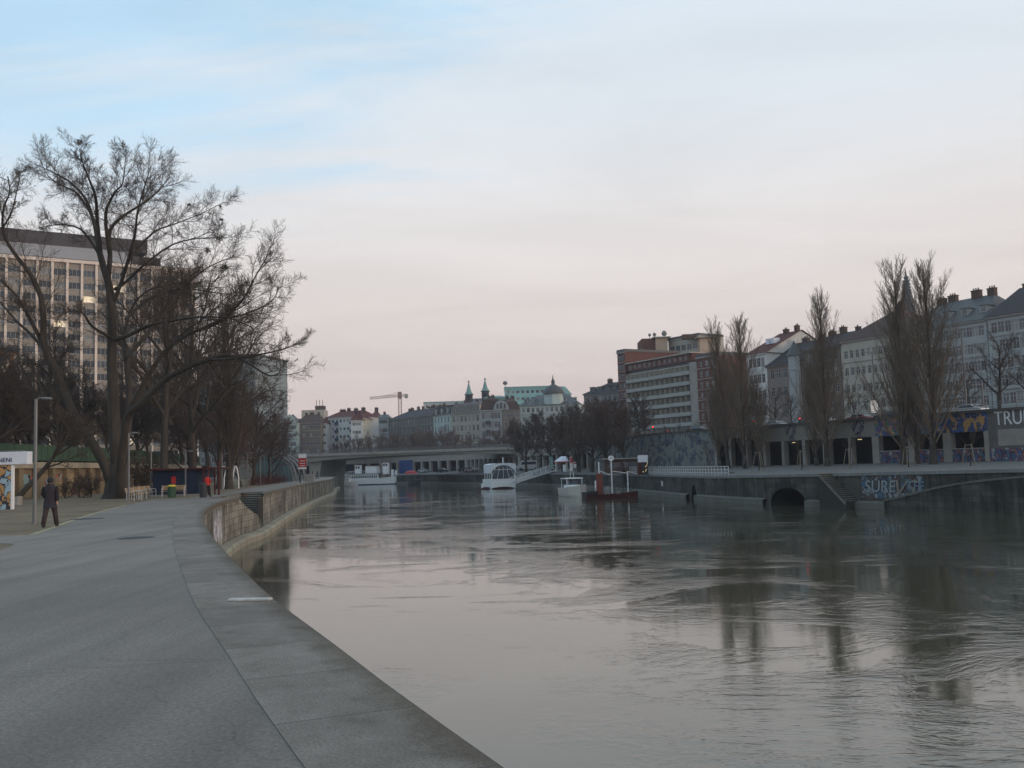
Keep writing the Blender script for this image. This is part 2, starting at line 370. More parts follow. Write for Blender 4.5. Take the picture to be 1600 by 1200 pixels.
ribbon(wall, RIM[iB:], -4, -.25, s0=100)
ins = offs(RIM, 2.3); ins2 = offs(RIM, .4)
ribbon(wall, ins[iA:iC + 1], -4, -.02, s0=33)
ribbon(wall, ins2[iB:iC + 1], -4, -.25, s0=55)
for a, b, zt in ((RIM[iA], ins[iA], -.02), (RIM[iB], ins2[iB], -.25)):
    ribbon(wall, [a, b], -4, zt)
EW = tag(wall.build('embankment_wall', ashlar), 'pale stone quay wall curving along the near left bank under the footpath', 'wall')
cp = MB()
def coping(P, w, over=.05):
    A = offs(P, -over); B = offs(P, w)
    strip(cp, offs(P, -over + .04), B, .012, .012); ribbon(cp, B, -.02, .012)
    strip(cp, A, offs(P, -over + .04), -.03, .012)
    ribbon(cp, A, -.25, -.03); strip(cp, A, offs(P, .0), -.25, -.25)
coping(RIM[:iA + 1], CW); coping(RIM[iB:iC + 1], .4, .05); coping(RIM[iC:], CW)
def coping_mat():
    m, nt, b = nodes('coping_concrete'); L = nt.links; b.inputs['Roughness'].default_value = .85
    tc = N(nt, 'ShaderNodeTexCoord')
    br = N(nt, 'ShaderNodeTexBrick'); L.new(tc.outputs['UV'], br.inputs['Vector']); br.offset = 0
    for k, v in (('Color1', (.145, .125, .108, 1)), ('Color2', (.195, .172, .15, 1)), ('Mortar', (.06, .056, .05, 1))): br.inputs[k].default_value = v
    br.inputs['Scale'].default_value = 1; br.inputs['Mortar Size'].default_value = .008; br.inputs['Brick Width'].default_value = 1.55; br.inputs['Row Height'].default_value = 9
    a = N(nt, 'ShaderNodeTexNoise', Scale=1.6, Detail=8., Roughness=.72); L.new(tc.outputs['UV'], a.inputs['Vector'])
    c = N(nt, 'ShaderNodeTexNoise', Scale=45., Detail=4.); L.new(tc.outputs['UV'], c.inputs['Vector'])
    r1 = ramp(nt, a.outputs[0], [(.3, (.58, .56, .53)), (.45, (.92, .9, .88)), (.55, (1.05, 1.05, 1.05)), (.72, (1.35, 1.35, 1.35))]); r2 = ramp(nt, c.outputs[0], [(.3, (.72, .72, .72)), (.5, (1, 1, 1)), (.7, (1.25, 1.25, 1.25))])
    m1 = N(nt, 'ShaderNodeVectorMath', operation='MULTIPLY'); L.new(br.outputs[0], m1.inputs[0]); L.new(r1.outputs[0], m1.inputs[1])
    m2 = N(nt, 'ShaderNodeVectorMath', operation='MULTIPLY'); L.new(m1.outputs[0], m2.inputs[0]); L.new(r2.outputs[0], m2.inputs[1])
    # worn, mossy outer lip
    sp = N(nt, 'ShaderNodeSeparateXYZ'); L.new(tc.outputs['UV'], sp.inputs[0])
    ad = N(nt, 'ShaderNodeMath', operation='MULTIPLY_ADD'); L.new(a.outputs[0], ad.inputs[0]); ad.inputs[1].default_value = .5; L.new(sp.outputs[1], ad.inputs[2])
    r3 = ramp(nt, ad.outputs[0], [(.3, (.62, .58, .5)), (.55, (1, 1, 1))])
    m3 = N(nt, 'ShaderNodeVectorMath', operation='MULTIPLY'); L.new(m2.outputs[0], m3.inputs[0]); L.new(r3.outputs[0], m3.inputs[1])
    L.new(m3.outputs[0], b.inputs['Base Color'])
    bp = N(nt, 'ShaderNodeBump', Strength=.7, Distance=.02); L.new(c.outputs[0], bp.inputs['Height']); L.new(bp.outputs[0], b.inputs['Normal'])
    return m
cp.build('coping', coping_mat(), EW)
tm = MB(); A = offs(RIM, -.75); A2 = offs(RIM, -.6); B_ = offs(RIM, -.02)
ribbon(tm, A, -4, -2.95); strip(tm, A, A2, -2.95, -2.8); strip(tm, A2, B_, -2.8, -2.72)
tm.build('footing_ledge', mat('ledge_stone', (.25, .235, .18), .9, .4, .6, .4, 8), EW)
# slanted cap and stairs in the notch
st = MB(); A = RIM[iA:iB + 1]; B_ = offs(RIM, .35)[iA:iB + 1]
strip(st, A, B_, [z + .02 for z in zs], [z + .02 for z in zs]); ribbon(st, B_, -4, zs)
st.build('slanted_parapet', MT['concrete'], EW)
st = MB(); trd = MB()
def steps(i0, i1, z0, z1, n, inner=ins, outer=ins2):
    global trd
    for k in range(n):
        t = (k + .5) / n; i = i0 + (i1 - i0) * k / n; j = i0 + (i1 - i0) * (k + 1) / n
        z = z0 + (z1 - z0) * (k + 1) / n if z1 > z0 else z0 + (z1 - z0) * (k) / n - (z0 - z1) / n
        def ip(P, q): a = int(q); f = q - a; return P[a].lerp(P[min(a + 1, len(P) - 1)], f)
        q = [ip(outer, i), ip(outer, j), ip(inner, j), ip(inner, i)]
        q = [(p.x, p.y) for p in q]; st.prism(q, -4, z - .06); trd.prism(q, z - .06, z)
steps(iA, iB - 1, -.05, -2.75, 14); steps(iB, iC, -2.75, -.05, 15)
sto = st.build('stairs', mat('shaded_riser_stone', (.06, .058, .05), .9, .3, 1), EW); trd.build('treads', MT['concrete'], sto)  # dark risers under light treads: step shading put into the colours
# wall tags on the near wall
gf = MB(); i0 = idx(RIM, 55); i1 = idx(RIM, 63); A = offs(RIM, -.03)[i0:i1 + 1]
rr = random.Random(5)
for k in range(70):
    t = rr.random() * (len(A) - 3); a = A[int(t)].copy(); w = A[int(t) + 1] - A[int(t)]
    z0 = -.35 - rr.random() * .9; h = .4 + rr.random() * 1.3; sl = rr.uniform(-.4, .8)
    p = [a + Z * (z0), a + w * .16 + Z * z0, a + w * (sl + .3) + Z * (z0 - h), a + w * (sl + .12) + Z * (z0 - h)]
    gf.face(p)
tag(gf.build('graffiti_tag', mat('white_spray', (.62, .62, .66), .8, .3, 2), EW), 'white scrawled graffiti')

# left bank ground
bound = offs(RIM, [CW - .06 if not (iA <= i <= iC) else 2.3 for i in range(len(RIM))])
LW = catmull([(-47, -60), (-46.5, 40), (-45.5, 75), (-44.5, 92), (-47, 120), (-54, 160), (-69, 220), (-84, 262), (-110, 284), (-320, 296)], 4)
ground = MB(); ground.prism([(p.x, p.y) for p in bound[::3]] + [(p.x, p.y) for p in reversed(LW)], 0, 0, sides=False)
struct(ground.build('sandy_ground', MT['sand']))
# where the coping / bound coarse polygon leaves slivers, a sub-base fills
sb = MB(); strip(sb, offs(RIM[:iA], .05), offs(RIM[:iA], 3), -.02, -.02); strip(sb, offs(RIM[iC:], .05), offs(RIM[iC:], 3), -.02, -.02)
struct(sb.build('quay_base', MT['concrete']))
pb = [(-400, 1290), (-200, 985), (-60, 888), (0, 860), (24, 851), (-20, 847), (-200, 843), (-340, 841), (-340, 835), (-150, 838), (0, 838), (55, 836), (85, 826), (112, 815.5), (140, 806), (170, 797), (200, 789.5), (235, 781.5), (262, 779.5), (300, 778.5), (335, 773), (365, 768), (400, 761), (430, 756), (470, 750.5), (500, 747)]
pl = [G(x, y) for x, y in pb]
pl = [Vector((-6, -30, 0))] + pl + [Vector((-49, 235, 0)), Vector((-60, 262, 0)), Vector((-70, 280, 0))]
iE = idx(RIM, 277)
path = MB(); path.prism([(p.x, p.y) for p in bound[:iE]] + [(p.x, p.y) for p in reversed(pl)], 0, .006, sides=False)
struct(path.build('footpath', MT['asphalt']))
ed = MB()
for a, b in ((3, 5), (10, 18), (18, 23)):
    q = [pl[i] for i in range(a, b)]
    if len(q) > 1: strip(ed, q, offs(q, .22), .014, .014)
struct(ed.build('path_edging', mat('edging_stone', (.3, .27, .17), .9, .3, 1)))
# repair joint, drain covers
jt = MB(); q = offs(RIM, 1.0)[:idx(RIM, 62)]; strip(jt, q, offs(q, .022), .014, .014)
for (px, py, w, l) in ((212, 841, .5, .5), (137, 811, .7, .4)):
    p = G(px, py); t = thing('drain_cover', 'dark round drain cover in the footpath ' + ('out in the open' if px > 200 else 'beside the sandy verge'), 'drain cover', p)
    mm = MB(); mm.loft([(0, 0, .0, w, w), (0, 0, .014, w, w)], 20); mm.build('cover', MT['dark'], t)
    mm = MB(); mm.loft([(0, 0, .0, w + .08, w + .08), (0, 0, .010, w + .08, w + .08)], 20); mm.build('rim', MT['steel'], t)
# white plate on the coping
a, b = G(355, 941.5), G(421, 940.5); dv = (b - a)
o = MB(); o.box(0, -.0, .013, dv.length, .13, .045); o = o.build('marker_plate', mat('white_marker_paint', (.42, .42, .4), .7, .45, 9), bevel=.01)
o.location = a; o.rotation_euler = (0, 0, math.atan2(dv.y, dv.x)); tag(o, 'narrow white plate lying across the quay edge in the foreground', 'marker plate')

# right bank edge
EC = [(110, -50), (90, -12), (60, 43), (41, 77), (34.5, 88.5), (29, 98.7), (23.5, 118), (19, 155), (13, 190), (1, 235), (-19, 280), (-36, 316), (-72, 340), (-120, 352), (-320, 368)]
ED = catmull(EC, .5)
def ztR(p): 
    y = p.y
    return .35 if y < 70 else (.35 - (y - 70) / 45 * .6 if y < 115 else -.25)
def side_at(px, py):   # index on ED seen at pixel x
    best = None
    for i, p in enumerate(ED):
        if p.y < 20: continue
        v = Vector((p.x, p.y, WZ)) - CAM; k = v.dot(rt) / v.dot(fwd) * F + 800
        if best is None or abs(k - px) < best[0]: best = (abs(k - px), i)
    return best[1]
rw = MB(); zb = [-4.2] * len(ED); zt = [ztR(p) - .3 for p in ED]
arches = []
S_ = [0.]
for i in range(1, len(ED)): S_.append(S_[-1] + (ED[i] - ED[i - 1]).length)
for px, rad, hh in ((1231, 3.1, 1.85), (1085, 1.1, 1.9)):
    c = side_at(px, 0); 
    for i in range(len(ED)):
        u = (S_[i] - S_[c]) / rad
        if abs(u) < 1: zb[i] = WZ + hh * math.sqrt(1 - u * u) - .0
    arches.append((c, rad, hh))
ribbon(rw, ED, zb, zt)
RW = tag(rw.build('embankment_wall', ashlard), 'dark stained quay wall along the far right bank with an arched drain', 'wall')
tn = MB(); inn = offs(ED, -5)
for c, rad, hh in arches:
    I = [i for i in range(len(ED)) if abs(S_[i] - S_[c]) < rad + .3]
    A = [ED[i] for i in I]; B_ = [inn[i] for i in I]; strip(tn, A, B_, [zb[i] for i in I], [zb[i] for i in I])
    ribbon(tn, [ED[I[0]], inn[I[0]]], -4, zb[I[1]]); ribbon(tn, [ED[I[-1]], inn[I[-1]]], -4, zb[I[-2]]); ribbon(tn, B_, -4, 0)
tn.build('drain_tunnel', MT['dark'], RW)
cp = MB(); zc = [ztR(p) for p in ED]
A = offs(ED, .12); B_ = offs(ED, -.9)
ribbon(cp, A, [z - .3 for z in zc], zc); strip(cp, A, B_, zc, zc); strip(cp, A, offs(ED, 0), [z - .3 for z in zc], [z - .3 for z in zc])
cp.build('coping', mat('coping_dark', (.17, .18, .18), .9, .3, .5), RW)
lg = MB(); A = offs(ED, .7); ribbon(lg, A, -4.2, -2.65); strip(lg, A, offs(ED, .01), -2.65, -2.6)
skip = None
# ledge is broken at the arches
lg = MB(); prev = 0
cuts = sorted((next(i for i in range(len(ED)) if S_[i] > S_[c] - r - .4), next(i for i in range(len(ED)) if S_[i] > S_[c] + r + .4)) for c, r, h in arches)
for a, b in cuts + [(len(ED) - 1, 0)]:
    Q = ED[prev:a + 1]; ribbon(lg, offs(Q, .5), -4.2, -2.75); strip(lg, offs(Q, .5), Q, -2.75, -2.6); prev = b
lg.build('footing_ledge', mat('ledge_dark', (.125, .125, .11), .9, .35, .6), RW)
# ramp rib and graffiti on the right wall
i0, i1 = side_at(1385, 0), side_at(1640, 0)
if i0 > i1: i0, i1 = i1, i0
Q = ED[i0:i1 + 1]; n = len(Q)     # index grows with distance, so the far end is low
zz = [-.15 - 2.35 * (i / (n - 1)) ** 1.1 for i in range(n)]
rp_ = MB(); strip(rp_, offs(Q, .55), Q, zz, [z + .02 for z in zz]); ribbon(rp_, offs(Q, .55), -4, zz)
rp_.build('ramp', ashlard, RW)
rp_ = MB(); strip(rp_, offs(Q, .62), offs(Q, .35), [z + .1 for z in zz], [z + .1 for z in zz]); ribbon(rp_, offs(Q, .62), [z - .08 for z in zz], [z + .1 for z in zz])
rp_.build('ramp_kerb', mat('ramp_kerb_stone', (.11, .108, .1), .9, .3, 1), RW)
g2 = graffiti('graffiti_wall_faded', (.06, .062, .058), [(.12, .15, .17), (.05, .11, .17), (.2, .23, .25), (.09, .06, .05), (.05, .09, .08)], 1.6, .58, 3)
i0, i1 = sorted((side_at(1345, 0), side_at(1445, 0)))
Q = offs(ED, .02)[i0:i1 + 1]; gp = MB(); ribbon(gp, Q, -2.3, -.15); gp.build('graffiti_panel', g2, RW)
# stairs against the right wall
i1, i0 = side_at(1297, 0), side_at(1340, 0)
p1, p0 = ED[max(i0, i1)], ED[min(i0, i1)]; dv = (p1 - p0); Ls = dv.length
sr = thing('x', None, None); sr.name = 'stone_stairs'; sr.parent = RW; sr.location = (p0.x, p0.y, 0); sr.rotation_euler = (0, 0, math.atan2(dv.y, dv.x))
mm = MB(); n = 15
for k in range(n): mm.box(Ls * k / n, .0, -4, Ls * (k + 1) / n, 1.7, -2.7 + 2.75 * (k + 1) / n - .06)
mm.build('steps', mat('shaded_riser_stone_dark', (.04, .04, .035), .9, .3, 1), sr)
mm = MB()
for k in range(n): z = -2.7 + 2.75 * (k + 1) / n; mm.box(Ls * k / n - .04, .0, z - .06, Ls * (k + 1) / n, 1.72, z)
mm.build('treads', mat('lightened_tread_stone', (.15, .145, .13), .9, .3, 1), sr)  # treads lighter than the risers: light on the steps put into the colour
mm = MB(); mm.face([(0, 1.78, -2.75), (Ls, 1.78, .1), (Ls, 1.78, -.15), (0, 1.78, -3)]); mm.face([(0, 1.78, -2.75), (Ls, 1.78, .1), (Ls, 1.55, .1), (0, 1.55, -2.75)]); mm.face([(0, 1.55, -2.75), (Ls, 1.55, .1), (Ls, 1.55, -.15), (0, 1.55, -3)])
mm.build('stringer', mat('stringer_stone', (.15, .14, .12), .9, .3, 1), sr)
# lettering on the right wall
def wall_text(txt, px, zc_, size, matl, sx=1, shear=0, par=RW, name='graffiti_letters'):
    i = side_at(px, 0); p = offs(ED, .12)[i]; t = (ED[i - 4] - ED[i + 4]).normalized()
    return put_text(name, txt, size, matl, par, (p.x, p.y, zc_), (R(90), 0, math.atan2(t.y, t.x)), .01, shear, sx)
SPR = mat('pale_spray', (.24, .28, .3), .8, .5, 2); SPRW = mat('bright_spray', (.62, .66, .7), .8, .2, 2)
wall_text('SURE', 1352, -1.75, 1.55, SPR, .95, .1); wall_text('VS', 1392, -2.1, 2.1, mat('brownish_spray', (.2, .18, .15), .8, .3, 2), 1.1, .35)
wall_text('TFE', 1418, -1.6, 1.2, mat('blue_spray', (.13, .2, .28), .8, .3, 2), 1)
# promenade, right
AR = [(140, -50)] + [(118 - .553 * y, y) for y in (-20, 20, 50, 80, 110, 140, 168)] + [(21.5, 185), (15, 215), (4, 250), (-8, 283), (-24, 330), (-62, 360), (-120, 374), (-320, 392)]
ARC = catmull(AR, 3)
def resample(P, n):
    s = [0.]
    for i in range(1, len(P)): s.append(s[-1] + (P[i] - P[i - 1]).length)
    out = []; j = 0
    for k in range(n):
        t = s[-1] * k / (n - 1)
        while j < len(s) - 2 and s[j + 1] < t: j += 1
        out.append(P[j].lerp(P[j + 1], (t - s[j]) / max(1e-6, s[j + 1] - s[j])))
    return out
nn = 160; pa = resample(offs(ED, -.9), nn); pc = resample(ARC, nn)
pr = MB()
def zback(p): return .55
M4 = 4
for k in range(M4):
    A = [a.lerp(c, k / M4) for a, c in zip(pa, pc)]; B_ = [a.lerp(c, (k + 1) / M4) for a, c in zip(pa, pc)]
    za = [ztR(a) * (1 - k / M4) + .55 * k / M4 for a in pa]; zb_ = [ztR(a) * (1 - (k + 1) / M4) + .55 * (k + 1) / M4 for a in pa]
    strip(pr, A, B_, za, zb_)
struct(pr.build('quay_promenade', mat('promenade_paving', (.115, .112, .108), .9, .25, .2)))
# streets
ZR = 6.1; ZL = 3.5
s1 = MB(); s1.prism([(p.x, p.y) for p in offs(LW, .6)] + [(-2500, 330), (-2500, -60)], 0, ZL, sides=False)
struct(s1.build('street_left', MT['street']))
s2 = MB(); s2.prism([(p.x, p.y) for p in offs(ARC, -.35)] + [(-2500, 420), (-2500, 3500), (2500, 3500), (2500, -50)], 0, ZR, sides=False)
struct(s2.build('street_right', MT['street']))
w = MB(); w.prism([(-2500, -300), (2500, -300), (2500, 3500), (-2500, 3500)], 0, WZ, sides=False); struct(w.build('canal_water', WATER))
# ------------------------------------------------------------------ left retaining wall with green fence
lw = MB(); P = resample(LW[idx(LW, 40):idx(LW, 262)], 46)
lwt = thing('retaining_wall', 'ochre panelled street wall behind the trees on the left bank', 'wall', (0, 0, 0))
ribbon(lw, offs(P, .35), -.1, 2.75); lw.build('wall_panels', MT['panelwall'], lwt)
mm = MB()
for i in range(0, len(P) - 1):
    t = (P[min(i + 1, len(P) - 1)] - P[i]); L_ = t.length; t.normalize(); n = Vector((t.y, -t.x, 0))   # toward path
    def pb_(c, a, b, z0, z1, d): # bar in local coordinates
        q = [c + t * a - n * .3, c + t * b - n * .3, c + t * b + n * d, c + t * a + n * d]; mm.prism([(p.x, p.y) for p in q], z0, z1)
    pb_(P[i], -.35, .35, -.1, 3.0, .12)
mm.build('pilasters', MT['panelwall'], lwt)
mm = MB(); A = offs(P, -.25); B_ = offs(P, .7); strip(mm, A, B_, 3.32, 3.32); ribbon(mm, A, 2.75, 3.32); strip(mm, A, B_, 2.75, 2.75)
mm.build('cornice', mat('wall_cornice', (.3, .27, .21), .9, .35, .5, streak=True), lwt)
gfl = graffiti('graffiti_left', (.3, .235, .14), [(.2, .3, .32), (.4, .12, .06), (.32, .36, .4), (.25, .2, .12), (.08, .12, .16)], .8, .47, 9)
gp = MB(); Q = LW[idx(LW, 66):idx(LW, 104)]; ribbon(gp, offs(Q, .33), 0, 2.2); gp.build('graffiti_panel', gfl, lwt)
fn = thing('railing', 'green mesh fence on top of the ochre street wall, left bank', 'fence', (0, 0, 0))
mm = MB(); mm2 = MB(); A = resample(LW[idx(LW, 40):idx(LW, 262)], 120); A = offs(A, .05)
for i in range(len(A) - 1):
    a, b = A[i], A[i + 1]
    mm.tube([a + Z * 3.3, a + Z * 5.0], .05, 5)
    for z in (3.5, 4.95): mm.tube([a + Z * z, b + Z * z], .03, 4)
ribbon(mm2, A, 3.5, 4.9)
mm.build('posts', MT['green'], fn); mm2.build('mesh_panels', mat('green_mesh', (.045, .085, .055), .8, .3, 6), fn)

COR = mat('weathered_parapet', (.075, .072, .066), .9, .35, .6)
# ------------------------------------------------------------------ right gallery wall (arcade)
def arcade(name, label, p0, p1, nb, zbase, zlow, zopen, zband, fas, pil=.55, groupmats=None, lamps=True, low=None):
    d = p1 - p0; W = d.length; ang = math.atan2(d.y, d.x)
    t = thing(name, label, 'arcade', (p0.x, p0.y, 0), ang)
    bw = W / nb; mm = MB(); mm.box(-pil / 2, 0, zbase - .5, pil / 2, .9, zopen); pl0 = mm.build('pillar', MT['concrete'], t); pl0.location.x = pil / 2
    for k in range(1, nb + 1):
        o = pl0.copy(); C.objects.link(o); o.parent = t; o.location.x = min(k * bw, W - pil / 2)
    mm = MB()
    mm.face([(0, .1, zopen), (W, .1, zopen), (W, .1, zband), (0, .1, zband)], 0, [(0, zopen), (W, zopen), (W, zband), (0, zband)])
    mm.box(0, .12, zopen, W, .9, zband - .02, 1)
    mm.build('fascia', [fas, MT['concrete']], t)
    mm = MB(); mm.box(0, -.15, zband, W, .7, zband + .35); mm.build('cornice', COR, t)
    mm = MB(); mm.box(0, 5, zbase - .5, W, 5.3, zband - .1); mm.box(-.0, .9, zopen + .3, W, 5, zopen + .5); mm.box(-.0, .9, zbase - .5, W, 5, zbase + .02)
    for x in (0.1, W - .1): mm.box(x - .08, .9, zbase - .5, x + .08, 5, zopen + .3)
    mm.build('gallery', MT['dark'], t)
    if zlow > zbase:
        mm = MB(); mm.face([(0, .18, zbase - .5), (W, .18, zbase - .5), (W, .18, zlow), (0, .18, zlow)], 0, [(0, zbase), (W, zbase), (W, zlow), (0, zlow)])
        mm.box(0, .2, zbase - .5, W, .5, zlow - .01, 1); mm.box(0, .1, zlow, W, .6, zlow + .12, 1)
        mm.build('low_wall', [low or g2, MT['concrete']], t)
    if lamps:
        for k in range(0, nb, 2):
            l = MB(); l.box((k + .6) * bw - .32, 3.9, zopen - .25, (k + .6) * bw + .32, 4.05, zopen - .17); l.build('gallery_lamp', WARML, t)
    return t, W, ang
def arc_at(px):
    best = None
    for i, p in enumerate(ARC):
        if p.y < 30: continue
        v = p - CAM; k = v.dot(rt) / v.dot(fwd) * F + 800
        if best is None or abs(k - px) < best[0]: best = (abs(k - px), i)
    i = best[1]; return ARC[i]
def onA(px, py=700): q = onl(px, py, 118); return Vector((q.x, q.y, 0))
colA = [(.03, .06, .2), (.05, .12, .3), (.13, .04, .16), (.04, .15, .08), (.3, .33, .4), (.02, .03, .1)]
gA = graffiti('graffiti_mural_purple', (.34, .2, .12), [(.13, .07, .26), (.05, .12, .28), (.06, .2, .09), (.2, .12, .28), (.06, .16, .24)], 1.9, .56, 1)
gB = graffiti('graffiti_mural_blue', (.35, .3, .25), [(.05, .17, .4), (.12, .28, .46), (.03, .05, .14), (.28, .08, .05), (.3, .33, .38)], 2.0, .6, 7)
gC = graffiti('graffiti_mural_ochre', (.42, .26, .1), [(.03, .07, .24), (.05, .12, .36), (.06, .09, .15), (.03, .06, .22)], 2.0, .53, 12)
gD = graffiti('graffiti_low_wall', (.15, .12, .13), [(.16, .07, .11), (.05, .1, .26), (.27, .27, .29), (.05, .13, .2), (.24, .1, .08), (.04, .04, .08)], 2.6, .62, 20)
gE = graffiti('graffiti_fascia_plain', (.23, .22, .2), [(.12, .12, .13), (.2, .2, .2), (.05, .1, .14)], .7, .4, 30)
gG = graffiti('graffiti_grey_wall', (.15, .17, .165), [(.08, .1, .13), (.14, .16, .17), (.08, .09, .12), (.1, .13, .13)], 1.3, .5, 40)
xs = [(1192, 1290, 3, gE, .55, 'plain fascia gallery bay group behind the saplings on the right bank', 4.1),
      (1290, 1368, 2, gE, .55, 'gallery bays under a bare grey fascia left of the purple mural', 4.1),
      (1368, 1425, 1, gA, 2.05, 'gallery bay under the purple and blue mural, right bank', 4.1),
      (1425, 1480, 1, gB, 2.05, 'gallery bay under the light blue mural with red foot, right bank', 4.1),
      (1480, 1545, 1, gC, 2.05, 'gallery bay under the ochre mural with dark blue lettering, right bank', 4.1)]
for a, b, n, g, zl, lab, zo in xs:
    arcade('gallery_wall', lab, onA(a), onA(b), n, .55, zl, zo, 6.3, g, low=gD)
# solid end with white letters
a, b = onA(1545), onA(1680); d = b - a; W = d.length; ang = math.atan2(d.y, d.x)
t = thing('gallery_wall', 'closed grey wall with big white TRU letters at the right edge', 'wall', (a.x, a.y, 0), ang)
mm = MB(); mm.box(0, .15, .1, W, .8, 6.3); mm.build('wall', mat('dark_fascia', (.13, .125, .12), .9, .3, .5), t)
mm = MB(); mm.box(0, -.15, 6.3, W, .7, 6.65); mm.build('cornice', COR, t)
mm = MB(); mm.face([(0, .1, .2), (W, .1, .2), (W, .1, 2.05), (0, .1, 2.05)], 0, [(0, 0), (W, 0), (W, 1.9), (0, 1.9)]); mm.build('graffiti_panel', gD, t)
mm = MB(); mm.box(1.2, .1, 2.3, W - 1, .2, 4.2); mm.build('wall_panel', MT['concrete'], t)
q = onl(1553, 657, 118); lp = math.hypot(q.x - a.x, q.y - a.y)
put_text('white_letters', 'TRUE', 2.3, SPRW, t, (lp, .06, q.z - .55), (R(90), 0, 0), .03, 0, .8)
t['label'] = 'closed grey wall with big white spray letters at the right edge'
# further left: dark niche bays, then solid graffiti wall
def arcp(p): return Vector((p.x, p.y, 0))
a, b = onA(1116), onA(1192)
arcade('gallery_wall', 'shadowy gallery bays behind the twin poplars, right bank', a, b, 3, .55, .3, 5.0, 6.3, gE, lamps=False)
mm = MB(); i0 = min(range(len(ARC)), key=lambda i: (ARC[i] - a).length); Q = [a] + ARC[i0 + 1:i0 + 18]
far = Q[-1]
mm = MB(); ribbon(mm, Q, .0, 6.3)
lt = thing('street_wall', 'long grey street wall sprayed with faded blue graffiti, right of the bare trees', 'wall')
mm.build('wall', gG, lt)
mm = MB(); strip(mm, offs(Q, .12), offs(Q, -.5), 6.6, 6.6); ribbon(mm, offs(Q, .12), 6.3, 6.6); mm.build('cornice', COR, lt)
mm = MB(); ys = onl(1074, 697, 117.8); mm2 = MB()
o = MB(); o.loft([(0, 0, 0, .9, .75), (0, 0, .02, .9, .75)], 14)
yo = MB(); yo.loft([(0, 0, 0, 1.15, 1.9), (.0, 0, .03, 1.1, 1.8)], 9); yo = yo.build('graffiti_blob', MT['yellow'], lt)
ang = math.atan2(-1, .553); yo.location = ys; yo.rotation_euler = (R(90), R(0), ang)
# far quay arcades seen under the bridge
j0 = i0 + 17
AL = ['concrete quay arcade behind the round bare trees', 'concrete quay arcade with dark openings right under the bridge end', 'concrete quay arcade behind the cars parked on the far quay', 'concrete quay arcade behind the steamship bow', 'concrete quay arcade behind the steamship stern', 'concrete quay arcade behind the bridge pier', 'concrete quay arcade farthest left']
Q = resample(ARC[j0:], 9)
for k, (u, v) in enumerate(zip(Q[:-1], Q[1:])):
    if u.x < -170: break
    nb = max(2, int((v - u).length / 5))
    arcade('quay_arcade', AL[min(k, 6)], v, u, nb, .5, .3, 3.9, 6.0, MT['concrete'], 1.0, lamps=False)
# railing along the street edge on the right
fr = thing('railing', 'dark street railing running along the top of the right bank gallery', 'fence')
mm = MB(); Q = resample(offs(ARC, -.1)[2:], 190)
for i in range(len(Q) - 1):
    a, b = Q[i], Q[i + 1]
    mm.tube([a + Z * 6.4, a + Z * 7.45], .05, 4)
    for z in (6.85, 7.15, 7.45): mm.tube([a + Z * z, b + Z * z], .035, 4)
mm.build('rails', MT['steel'], fr)

# ------------------------------------------------------------------ bridge
bt = thing('road_bridge', 'low concrete road bridge crossing the canal behind the boats', 'bridge')
L0 = at(372, 700, 292); R0 = at(858, 700, 256)
dv = Vector((R0.x - L0.x, R0.y - L0.y, 0)); BL = dv.length; ba = math.atan2(dv.y, dv.x)
bt.location = (L0.x, L0.y, 0); bt.rotation_euler = (0, 0, ba)
mm = MB(); prof = []
pier = [.265, .93]
n = 48
def soff(t):
    u = (t - pier[0]) / (pier[1] - pier[0])
    if u < 0: return 4.35 + min(1, -u * 4) * .6
    if u > 1: return 4.35
    return 4.35 + 1.1 * (4 * u * (1 - u)) ** .6
conc_d = mat('bridge_concrete', (.23, .225, .2), .9, .2, .15, streak=True)
for k in range(n):
    t0, t1 = k / n, (k + 1) / n; x0, x1 = t0 * BL, t1 * BL; a, b = soff(t0), soff(t1)
    for y in (0, 16): mm.face([(x0, y, a), (x1, y, b), (x1, y, 6.3), (x0, y, 6.3)])
    mm.face([(x0, 0, a), (x1, 0, b), (x1, 16, b), (x0, 16, a)])
mm.box(0, -.01, 6.3, BL, 16.01, 6.5); mm.build('deck', conc_d, bt)
mm = MB(); mm.box(0, -.5, 6.0, BL, -.02, 6.75); mm.box(0, 16.02, 6.0, BL, 16.5, 6.75); mm.build('edge_beam', MT['concrete'], bt)
mm = MB(); xq = pier[0] * BL
mm.face([(xq - 2.2, 1, 4.7), (xq + 2.2, 1, 4.7), (xq + 1.1, 1, -4), (xq - 1.1, 1, -4)]); mm.face([(xq - 2.2, 15, 4.7), (xq + 2.2, 15, 4.7), (xq + 1.1, 15, -4), (xq - 1.1, 15, -4)])
for s_ in (-1, 1): mm.face([(xq + s_ * 2.2, 1, 4.7), (xq + s_ * 2.2, 15, 4.7), (xq + s_ * 1.1, 15, -4), (xq + s_ * 1.1, 1, -4)])
mm.build('pier', conc_d, bt)
mm = MB(); mm.box(pier[1] * BL - 1, .5, -4, pier[1] * BL + 8, 15.5, 4.4); mm.build('abutment', conc_d, bt)
mm = MB(); mm.box(-4, .5, -1, 6, 15.5, 4.9); mm.build('abutment', conc_d, bt)
mm = MB()
for k in range(76):
    x = k * BL / 75; mm.box(x - .05, -.3, 6.75, x + .05, -.2, 7.6)
for z in (6.95, 7.15, 7.35, 7.6): mm.box(0, -.29, z - .03, BL, -.21, z + .03)
for k in range(75):
    x = k * BL / 75
    for j in range(1, 8): mm.box(x + j * BL / 600 - .015, -.27, 6.75, x + j * BL / 600 + .015, -.23, 7.6)
mm.build('railing', MT['steel'], bt)

